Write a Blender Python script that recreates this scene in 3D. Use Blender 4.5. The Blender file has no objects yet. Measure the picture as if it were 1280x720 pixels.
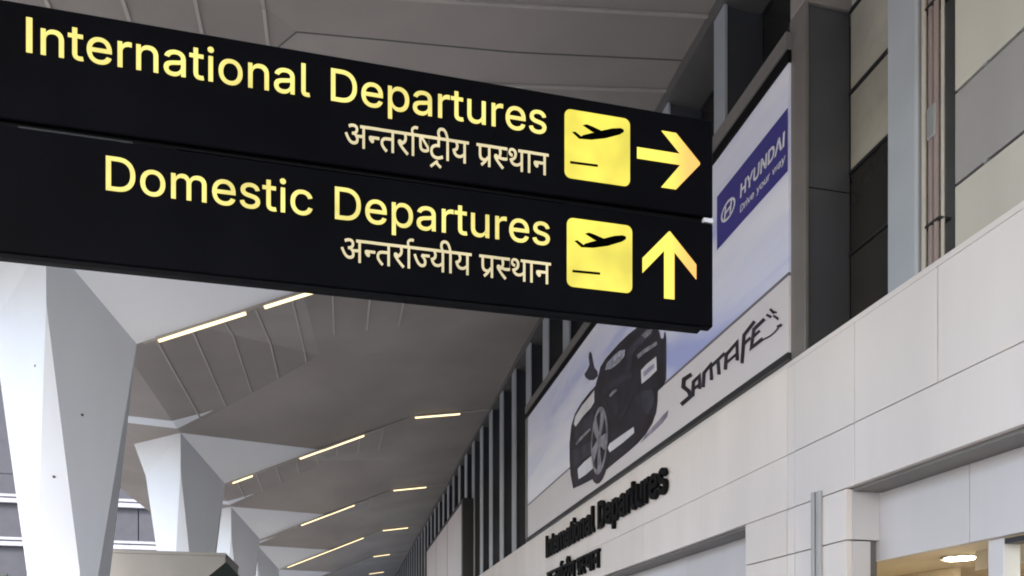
import bpy, bmesh, math, random
from mathutils import Vector, noise
R = math.radians
rnd = random.Random(7)
scn = bpy.context.scene
col = scn.collection

# ------------------------------------------------------------------ camera
# level camera 1.6 m above the forecourt, shifted upwards; +Y runs along the terminal wall, ground is z = -1.6
cam = bpy.data.cameras.new('camera')
cam.lens = 26.72; cam.sensor_width = 36.0; cam.shift_y = 0.3727
cam.clip_start = 0.05; cam.clip_end = 2000
cam_o = bpy.data.objects.new('camera', cam); col.objects.link(cam_o)
cam_o.location = (0, 0, 0); cam_o.rotation_euler = (R(90), 0, R(-12.57))
scn.camera = cam_o
# ------------------------------------------------------------------ sky, sun, exposure (soft overcast daylight)
SUN_EL, SUN_AZ = 42.0, 215.0            # azimuth clockwise from +Y: behind the camera, from the open left side
w = bpy.data.worlds.new('World'); scn.world = w; w.use_nodes = True
nt = w.node_tree; bg = nt.nodes['Background']
sky = nt.nodes.new('ShaderNodeTexSky'); sky.sky_type = 'NISHITA'; sky.sun_disc = False
sky.sun_elevation = R(SUN_EL); sky.sun_rotation = R(SUN_AZ); sky.air_density = 1.0; sky.dust_density = 2.0
nt.links.new(sky.outputs['Color'], bg.inputs['Color']); bg.inputs['Strength'].default_value = 0.15
sl = bpy.data.lights.new('sun', 'SUN'); sl.energy = 0.8; sl.angle = R(14); sl.color = (1.0, 0.95, 0.88)
so = bpy.data.objects.new('sun', sl); col.objects.link(so)
a, e = R(SUN_AZ), R(SUN_EL)
to_sun = Vector((math.sin(a) * math.cos(e), math.cos(a) * math.cos(e), math.sin(e)))
so.rotation_euler = to_sun.to_track_quat('Z', 'Y').to_euler(); so.location = to_sun * 80
scn.view_settings.view_transform = 'Standard'; scn.view_settings.look = 'None'
scn.view_settings.exposure = 1.92; scn.view_settings.gamma = 1.0
scn.cycles.use_denoising = True; scn.cycles.max_bounces = 10; scn.cycles.diffuse_bounces = 6
scn.cycles.sample_clamp_indirect = 6.0; scn.cycles.filter_width = 1.9

# ------------------------------------------------------------------ materials
def new_mat(name):
    m = bpy.data.materials.new(name); m.use_nodes = True
    return m, m.node_tree.nodes, m.node_tree.links, m.node_tree.nodes['Principled BSDF']
def paint(name, c1, rough=0.5, c2=None, scale=1.5, metal=0.0, bump=0.0, bump_scale=40, streak=False, spec=0.5, fac=(0.35, 0.7), vary=0.0):
    """painted / sheet surface: two close colours mixed by noise, faint relief"""
    m, N, L, b = new_mat(name)
    b.inputs['Roughness'].default_value = rough; b.inputs['Metallic'].default_value = metal
    b.inputs['Specular IOR Level'].default_value = spec
    tc = N.new('ShaderNodeTexCoord'); src = tc.outputs['Object']
    if streak:
        mp = N.new('ShaderNodeMapping'); mp.inputs['Scale'].default_value = (1, 1, 0.18)
        L.new(src, mp.inputs['Vector']); src = mp.outputs['Vector']
    nz = N.new('ShaderNodeTexNoise'); nz.inputs['Scale'].default_value = scale; nz.inputs['Detail'].default_value = 6
    L.new(src, nz.inputs['Vector'])
    rp = N.new('ShaderNodeMapRange'); rp.inputs[1].default_value, rp.inputs[2].default_value = fac
    L.new(nz.outputs['Fac'], rp.inputs[0])
    mx = N.new('ShaderNodeMix'); mx.data_type = 'RGBA'
    c2 = c2 or tuple(x * 0.85 for x in c1)
    mx.inputs['A'].default_value = (*c1, 1); mx.inputs['B'].default_value = (*c2, 1)
    L.new(rp.outputs[0], mx.inputs['Factor']); out = mx.outputs['Result']
    if vary:
        oi = N.new('ShaderNodeObjectInfo'); vr = N.new('ShaderNodeMapRange'); vr.inputs[3].default_value = 1 - vary; vr.inputs[4].default_value = 1 + vary
        L.new(oi.outputs['Random'], vr.inputs[0]); hs = N.new('ShaderNodeHueSaturation'); L.new(vr.outputs[0], hs.inputs['Value'])
        L.new(out, hs.inputs['Color']); out = hs.outputs['Color']
    L.new(out, b.inputs['Base Color'])
    if bump:
        n2 = N.new('ShaderNodeTexNoise'); n2.inputs['Scale'].default_value = bump_scale; n2.inputs['Detail'].default_value = 4
        L.new(tc.outputs['Object'], n2.inputs['Vector'])
        bp = N.new('ShaderNodeBump'); bp.inputs['Strength'].default_value = bump; bp.inputs['Distance'].default_value = 0.01
        L.new(n2.outputs['Fac'], bp.inputs['Height']); L.new(bp.outputs['Normal'], b.inputs['Normal'])
    return m
def glow(name, c, strength, base=None, uneven=False):
    m, N, L, b = new_mat(name)
    b.inputs['Base Color'].default_value = (*(base or c), 1); b.inputs['Emission Color'].default_value = (*c, 1)
    b.inputs['Emission Strength'].default_value = strength; b.inputs['Roughness'].default_value = 0.4
    if uneven:          # lamps behind the face do not light it evenly
        tc = N.new('ShaderNodeTexCoord'); nz = N.new('ShaderNodeTexNoise'); nz.inputs['Scale'].default_value = 4.0; nz.inputs['Detail'].default_value = 2
        L.new(tc.outputs['Object'], nz.inputs['Vector'])
        mr = N.new('ShaderNodeMapRange'); mr.inputs[1].default_value, mr.inputs[2].default_value = 0.3, 0.7
        mr.inputs[3].default_value, mr.inputs[4].default_value = strength * 0.72, strength * 1.12
        L.new(nz.outputs['Fac'], mr.inputs[0]); L.new(mr.outputs[0], b.inputs['Emission Strength'])
    return m

M = {}
M['white_panel'] = paint('white_panel', (0.80, 0.75, 0.725), 0.28, (0.72, 0.675, 0.655), 1.1, bump=0.05, bump_scale=3, streak=True, vary=0.025)
M['white_panel_warm_lit'] = paint('white_panel_warm_lit', (0.82, 0.755, 0.72), 0.28, (0.73, 0.675, 0.645), 1.3, bump=0.05, bump_scale=3, streak=True, vary=0.03)  # warm pink cast of billboard and lamp light put into the panel colour
M['fascia'] = paint('fascia', (0.64, 0.62, 0.64), 0.3, (0.58, 0.565, 0.585), 1.1, streak=True, vary=0.03)
M['backing'] = paint('backing', (0.16, 0.155, 0.15), 0.8)
M['white_column'] = paint('white_column', (0.70, 0.735, 0.80), 0.5, (0.62, 0.65, 0.71), 0.7, bump=0.08, bump_scale=5, streak=True)
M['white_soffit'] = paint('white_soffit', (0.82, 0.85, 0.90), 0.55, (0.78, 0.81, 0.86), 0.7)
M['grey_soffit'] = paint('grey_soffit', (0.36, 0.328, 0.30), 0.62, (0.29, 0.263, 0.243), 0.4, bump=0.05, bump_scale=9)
M['batten'] = paint('batten', (0.44, 0.405, 0.375), 0.6)
M['roof_top'] = paint('roof_top', (0.35, 0.35, 0.36), 0.7)
M['fin_side'] = paint('fin_side', (0.075, 0.079, 0.09), 0.3, (0.05, 0.052, 0.058), 0.5, vary=0.25)
M['fin_cap'] = paint('fin_cap', (0.46, 0.49, 0.53), 0.38, (0.36, 0.38, 0.41), 0.5, vary=0.15)
M['brown_cap'] = paint('brown_cap', (0.20, 0.185, 0.175), 0.45, metal=0.2)
M['pale_column'] = paint('pale_column', (0.40, 0.43, 0.47), 0.45, (0.33, 0.355, 0.39), 0.9)
M['header'] = paint('header', (0.13, 0.125, 0.12), 0.6)
M['beam'] = paint('beam', (0.30, 0.27, 0.25), 0.6)
M['glass_dark'] = paint('glass_dark', (0.03, 0.03, 0.031), 0.06, (0.055, 0.048, 0.04), 0.6, vary=0.3)
M['glass_blue_reflect'] = paint('glass_blue_reflect', (0.24, 0.29, 0.33), 0.15, (0.17, 0.20, 0.23), 0.8)  # lighter blue-grey base colour stands in for reflected bright surroundings
M['glass_grey_reflect'] = paint('glass_grey_reflect', (0.15, 0.145, 0.14), 0.15, (0.10, 0.10, 0.10), 0.8)  # lighter grey for upper panes, reflection painted into the base colour
M['cream_blind'] = paint('cream_blind', (0.50, 0.475, 0.40), 0.25, (0.35, 0.335, 0.285), 1.6, vary=0.1)
M['cream_panel'] = paint('cream_panel', (0.70, 0.675, 0.60), 0.2, (0.56, 0.54, 0.48), 0.9, streak=True, vary=0.06)
M['grey_panel'] = paint('grey_panel', (0.42, 0.405, 0.40), 0.2, (0.33, 0.32, 0.32), 0.9, streak=True, vary=0.06)
M['black'] = paint('black', (0.006, 0.006, 0.007), 0.5, spec=0.1)
M['icon_black'] = paint('icon_black', (0.002, 0.002, 0.002), 0.8, spec=0.0)
M['sign_black'] = paint('sign_black', (0.0025, 0.0025, 0.0035), 0.45, (0.004, 0.004, 0.006), 2.0, spec=0.04)
M['rail_black'] = paint('rail_black', (0.004, 0.004, 0.005), 0.5, spec=0.08)
M['dark_metal'] = paint('dark_metal', (0.035, 0.036, 0.04), 0.4, metal=0.3)
M['frame_grey'] = paint('frame_grey', (0.20, 0.19, 0.18), 0.5)
M['aluminium'] = paint('aluminium', (0.55, 0.56, 0.58), 0.35, metal=0.7)
M['pipe_pink'] = paint('pipe_pink', (0.30, 0.235, 0.22), 0.5)
M['pipe_cream'] = paint('pipe_cream', (0.50, 0.46, 0.40), 0.5)
M['conduit'] = paint('conduit', (0.46, 0.46, 0.47), 0.45)
M['interior_wall'] = paint('interior_wall', (0.76, 0.68, 0.54), 0.7)
M['interior_ceiling'] = paint('interior_ceiling', (0.80, 0.74, 0.62), 0.8)
M['interior_floor'] = paint('interior_floor', (0.50, 0.44, 0.36), 0.3)
M['asphalt'] = paint('road_concrete', (0.33, 0.32, 0.30), 0.85, (0.26, 0.25, 0.24), 3, bump=0.3, bump_scale=120)
M['paving'] = paint('paving', (0.60, 0.58, 0.55), 0.6, (0.53, 0.51, 0.48), 1.2, bump=0.1, bump_scale=50)
M['ground'] = paint('ground', (0.20, 0.19, 0.17), 0.9)
M['kerb'] = paint('kerb', (0.42, 0.41, 0.39), 0.8)
M['line_paint'] = paint('line_paint', (0.75, 0.74, 0.70), 0.6)
M['concrete'] = paint('concrete', (0.40, 0.41, 0.43), 0.8, (0.32, 0.33, 0.35), 0.5)
M['parapet'] = paint('parapet', (0.36, 0.36, 0.40), 0.6)
M['dark_concrete'] = paint('dark_concrete', (0.085, 0.085, 0.10), 0.9)
M['kiosk_beige'] = paint('kiosk_beige', (0.33, 0.31, 0.285), 0.6, (0.27, 0.255, 0.235), 1.0)
M['green_fabric'] = paint('green_fabric', (0.012, 0.022, 0.016), 0.8)
M['bark'] = paint('bark', (0.10, 0.07, 0.05), 0.9)
M['leaf'] = paint('leaf', (0.035, 0.06, 0.025), 0.6, (0.055, 0.085, 0.035), 5)
M['strip'] = glow('strip', (1.0, 0.77, 0.42), 0.55)
M['strip_body'] = paint('strip_body', (0.5, 0.5, 0.5), 0.5)
M['downlight'] = glow('downlight', (1.0, 0.82, 0.55), 60.0)
M['yellow_glow'] = glow('yellow_glow', (1.0, 0.86, 0.10), 0.27, (0.1, 0.09, 0.02), True)
M['letter_glow'] = glow('letter_glow', (1.0, 0.86, 0.24), 0.27, (0.1, 0.09, 0.03), True)
M['cream_glow'] = glow('cream_glow', (1.0, 0.86, 0.52), 0.20, (0.1, 0.09, 0.05), True)
M['shop_glow'] = glow('shop_glow', (0.90, 0.95, 0.74), 0.3, (0.5, 0.5, 0.4))
M['speck'] = paint('speck', (0.05, 0.05, 0.055), 0.7)
M['banner_blue'] = paint('banner_blue', (0.040, 0.038, 0.23), 0.4, (0.050, 0.045, 0.26), 0.7)
M['print_white'] = paint('print_white', (0.74, 0.74, 0.80), 0.4)
M['print_grey'] = paint('print_grey', (0.34, 0.34, 0.46), 0.4)
M['print_lower'] = paint('print_lower', (0.70, 0.66, 0.67), 0.4, (0.65, 0.62, 0.65), 0.6)
M['print_black'] = paint('print_black', (0.012, 0.011, 0.016), 0.35, (0.03, 0.028, 0.042), 2.5)
M['print_line'] = paint('print_line', (0.16, 0.15, 0.18), 0.4)
M['print_shadow'] = paint('print_shadow', (0.20, 0.18, 0.24), 0.4, (0.36, 0.34, 0.42), 3.0)
M['print_glass'] = paint('print_glass', (0.22, 0.24, 0.34), 0.3, (0.55, 0.57, 0.68), 6.0)
M['print_mid'] = paint('print_mid', (0.05, 0.05, 0.075), 0.35, (0.018, 0.018, 0.028), 3.0)
M['print_silver'] = paint('print_silver', (0.34, 0.34, 0.39), 0.35, (0.12, 0.12, 0.16), 5.0)
M['print_faint'] = paint('print_faint', (0.45, 0.45, 0.60), 0.4)
def arrow_mat():      # yellow print turning orange towards the lower-right of the lit arrows
    m, N, L, b = new_mat('arrow_glow')
    tc = N.new('ShaderNodeTexCoord'); sx = N.new('ShaderNodeSeparateXYZ'); L.new(tc.outputs['Object'], sx.inputs[0])
    rp = N.new('ShaderNodeMapRange'); rp.inputs[1].default_value, rp.inputs[2].default_value = 4.13, 4.27
    L.new(sx.outputs['X'], rp.inputs[0])
    mx = N.new('ShaderNodeMix'); mx.data_type = 'RGBA'
    mx.inputs['A'].default_value = (1.0, 0.86, 0.12, 1); mx.inputs['B'].default_value = (1.0, 0.52, 0.13, 1)
    L.new(rp.outputs[0], mx.inputs['Factor']); L.new(mx.outputs['Result'], b.inputs['Emission Color'])
    b.inputs['Emission Strength'].default_value = 0.3; b.inputs['Base Color'].default_value = (.1, .08, .02, 1)
    return m
M['arrow_glow'] = arrow_mat()
def poster_mat():     # printed sky of the advertisement: pale lavender with blue cloud streaks
    m, N, L, b = new_mat('poster_sky')
    tc = N.new('ShaderNodeTexCoord'); mp = N.new('ShaderNodeMapping')
    mp.inputs['Rotation'].default_value = (R(-24), 0, 0); mp.inputs['Scale'].default_value = (1, 0.16, 0.75)
    L.new(tc.outputs['Object'], mp.inputs['Vector'])
    nz = N.new('ShaderNodeTexNoise'); nz.inputs['Scale'].default_value = 1.3; nz.inputs['Detail'].default_value = 8
    nz.inputs['Distortion'].default_value = 0.5; L.new(mp.outputs['Vector'], nz.inputs['Vector'])
    cr = N.new('ShaderNodeValToRGB'); L.new(nz.outputs['Fac'], cr.inputs['Fac'])
    E_ = cr.color_ramp.elements
    E_[0].position = 0.33; E_[0].color = (0.33, 0.37, 0.64, 1); E_[1].position = 0.66; E_[1].color = (0.70, 0.70, 0.76, 1)
    k = E_.new(0.47); k.color = (0.56, 0.58, 0.73, 1)
    L.new(cr.outputs['Color'], b.inputs['Base Color']); b.inputs['Roughness'].default_value = 0.4
    L.new(cr.outputs['Color'], b.inputs['Emission Color']); b.inputs['Emission Strength'].default_value = 0.03
    return m
M['poster_sky'] = poster_mat()

# ------------------------------------------------------------------ mesh helpers
ORG = {}
class MB:
    def __init__(s): s.v = []; s.f = []
    def box(s, x0, x1, y0, y1, z0, z1):
        n = len(s.v)
        s.v += [(x, y, z) for z in (z0, z1) for y in (y0, y1) for x in (x0, x1)]
        s.f += [tuple(n + i for i in q) for q in ((0, 2, 3, 1), (4, 5, 7, 6), (0, 1, 5, 4), (2, 6, 7, 3), (0, 4, 6, 2), (1, 3, 7, 5))]
        return s
    def poly(s, pts, offset=None):
        """a flat polygon; with offset it becomes a closed slab"""
        n = len(s.v); k = len(pts); pts = [tuple(p) for p in pts]
        s.v += pts; s.f.append(tuple(range(n, n + k)))
        if offset:
            s.v += [(p[0] + offset[0], p[1] + offset[1], p[2] + offset[2]) for p in pts]
            s.f.append(tuple(range(n + 2 * k - 1, n + k - 1, -1)))
            s.f += [(n + (i + 1) % k, n + i, n + k + i, n + k + (i + 1) % k) for i in range(k)]
        return s
    def bar(s, a, b, w, h, up=Vector((0, 0, 1))):
        a, b = Vector(a), Vector(b); d = (b - a).normalized(); x = d.cross(up)
        x = (x if x.length > 1e-4 else d.cross(Vector((1, 0, 0)))).normalized(); y = x.cross(d).normalized()
        n = len(s.v)
        for p in (a, b):
            for sx, sy in ((-1, -1), (1, -1), (1, 1), (-1, 1)): s.v.append(tuple(p + x * sx * w / 2 + y * sy * h / 2))
        s.f += [tuple(n + i for i in q) for q in ((0, 1, 2, 3), (7, 6, 5, 4), (0, 4, 5, 1), (1, 5, 6, 2), (2, 6, 7, 3), (3, 7, 4, 0))]
        return s
    def tube(s, a, b, r0, r1=None, seg=10):
        r1 = r0 if r1 is None else r1
        a, b = Vector(a), Vector(b); d = (b - a).normalized()
        x = d.orthogonal().normalized(); y = d.cross(x); n = len(s.v)
        for p, r in ((a, r0), (b, r1)):
            s.v += [tuple(p + (x * math.cos(2 * math.pi * i / seg) + y * math.sin(2 * math.pi * i / seg)) * r) for i in range(seg)]
        s.f += [(n + i, n + (i + 1) % seg, n + seg + (i + 1) % seg, n + seg + i) for i in range(seg)]
        s.f += [tuple(range(n + seg - 1, n - 1, -1)), tuple(range(n + seg, n + 2 * seg))]
        return s
    def build(s, name, mat, parent=None, bevel=0.0, smooth=False):
        o0 = ORG[parent.name] if parent else Vector((0, 0, 0))
        me = bpy.data.meshes.new(name); me.from_pydata([tuple(Vector(p) - o0) for p in s.v], [], s.f)
        me.materials.append(mat)
        bm = bmesh.new(); bm.from_mesh(me); bmesh.ops.recalc_face_normals(bm, faces=bm.faces)
        if bevel: bmesh.ops.bevel(bm, geom=list(bm.edges), offset=bevel, segments=1, affect='EDGES')
        bm.to_mesh(me); bm.free()
        if smooth: me.polygons.foreach_set('use_smooth', [True] * len(me.polygons))
        o = bpy.data.objects.new(name, me); col.objects.link(o)
        if parent: o.parent = parent
        ORG[o.name] = o0
        return o
def B(x0, x1, y0, y1, z0, z1): return MB().box(x0, x1, y0, y1, z0, z1)
def thing(name, loc, label, cat, group=None):
    o = bpy.data.objects.new(name, None); col.objects.link(o); o.location = loc; ORG[o.name] = Vector(loc)
    return tag(o, label, cat, group)
def tag(o, label, cat, group=None):
    o['label'] = label; o['category'] = cat
    if group: o['group'] = group
    return o
def struct(o, kind='structure'): o['kind'] = kind; return o
def parse(c):
    n = [int(q) / 1000 for q in c.split()]
    return list(zip(n[::2], n[1::2]))
def inside(p, poly):
    c = False; n = len(poly)
    for i in range(n):
        (x1, y1), (x2, y2) = poly[i], poly[i - 1]
        if (y1 > p[1]) != (y2 > p[1]) and p[0] < (x2 - x1) * (p[1] - y1) / (y2 - y1) + x1: c = not c
    return c
def swell(contours, d):
    """thicken an outline: push every vertex outwards (holes inwards) by d"""
    out = []
    for k, c in enumerate(contours):
        c = [p for i, p in enumerate(c) if abs(p[0] - c[i - 1][0]) + abs(p[1] - c[i - 1][1]) > 1e-6]; n = len(c)
        area = sum(c[i - 1][0] * c[i][1] - c[i][0] * c[i - 1][1] for i in range(n))
        hole = sum(inside(c[0], o) for j, o in enumerate(contours) if j != k) % 2 == 1
        s = (1 if area > 0 else -1) * (-1 if hole else 1); q = []
        for i in range(n):
            e1 = Vector((c[i][0] - c[i - 1][0], c[i][1] - c[i - 1][1])).normalized()
            e2 = Vector((c[(i + 1) % n][0] - c[i][0], c[(i + 1) % n][1] - c[i][1])).normalized()
            n1, n2 = Vector((e1.y, -e1.x)), Vector((e2.y, -e2.x)); m = n1 + n2
            m = n1 if m.length < 0.3 else m / max(m.dot(n1), 0.6)
            q.append((c[i][0] + m.x * d * s, c[i][1] + m.y * d * s))
        out.append(q)
    return out
def contour_mesh(name, contours, fn, thick, mat, parent, fatten=0.0):
    """filled outline (with holes) as a thin raised mesh; fn maps (x, y, depth) to the world"""
    cu = bpy.data.curves.new('tmp', 'CURVE'); cu.dimensions = '2D'; cu.fill_mode = 'BOTH'; cu.extrude = thick / 2
    if fatten: contours = swell(contours, fatten)
    for c in contours:
        sp = cu.splines.new('POLY'); sp.points.add(len(c) - 1); sp.use_cyclic_u = True
        for i, p in enumerate(c): sp.points[i].co = (p[0], p[1], 0, 1)
    to = bpy.data.objects.new('tmp', cu); me = bpy.data.meshes.new_from_object(to)
    bpy.data.objects.remove(to); bpy.data.curves.remove(cu)
    o0 = ORG[parent.name]
    for v in me.vertices: v.co = Vector(fn(v.co.x, v.co.y, v.co.z)) - o0
    me.materials.clear(); me.materials.append(mat); me.name = name
    o = bpy.data.objects.new(name, me); col.objects.link(o); o.parent = parent; ORG[o.name] = o0
    return o
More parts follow.
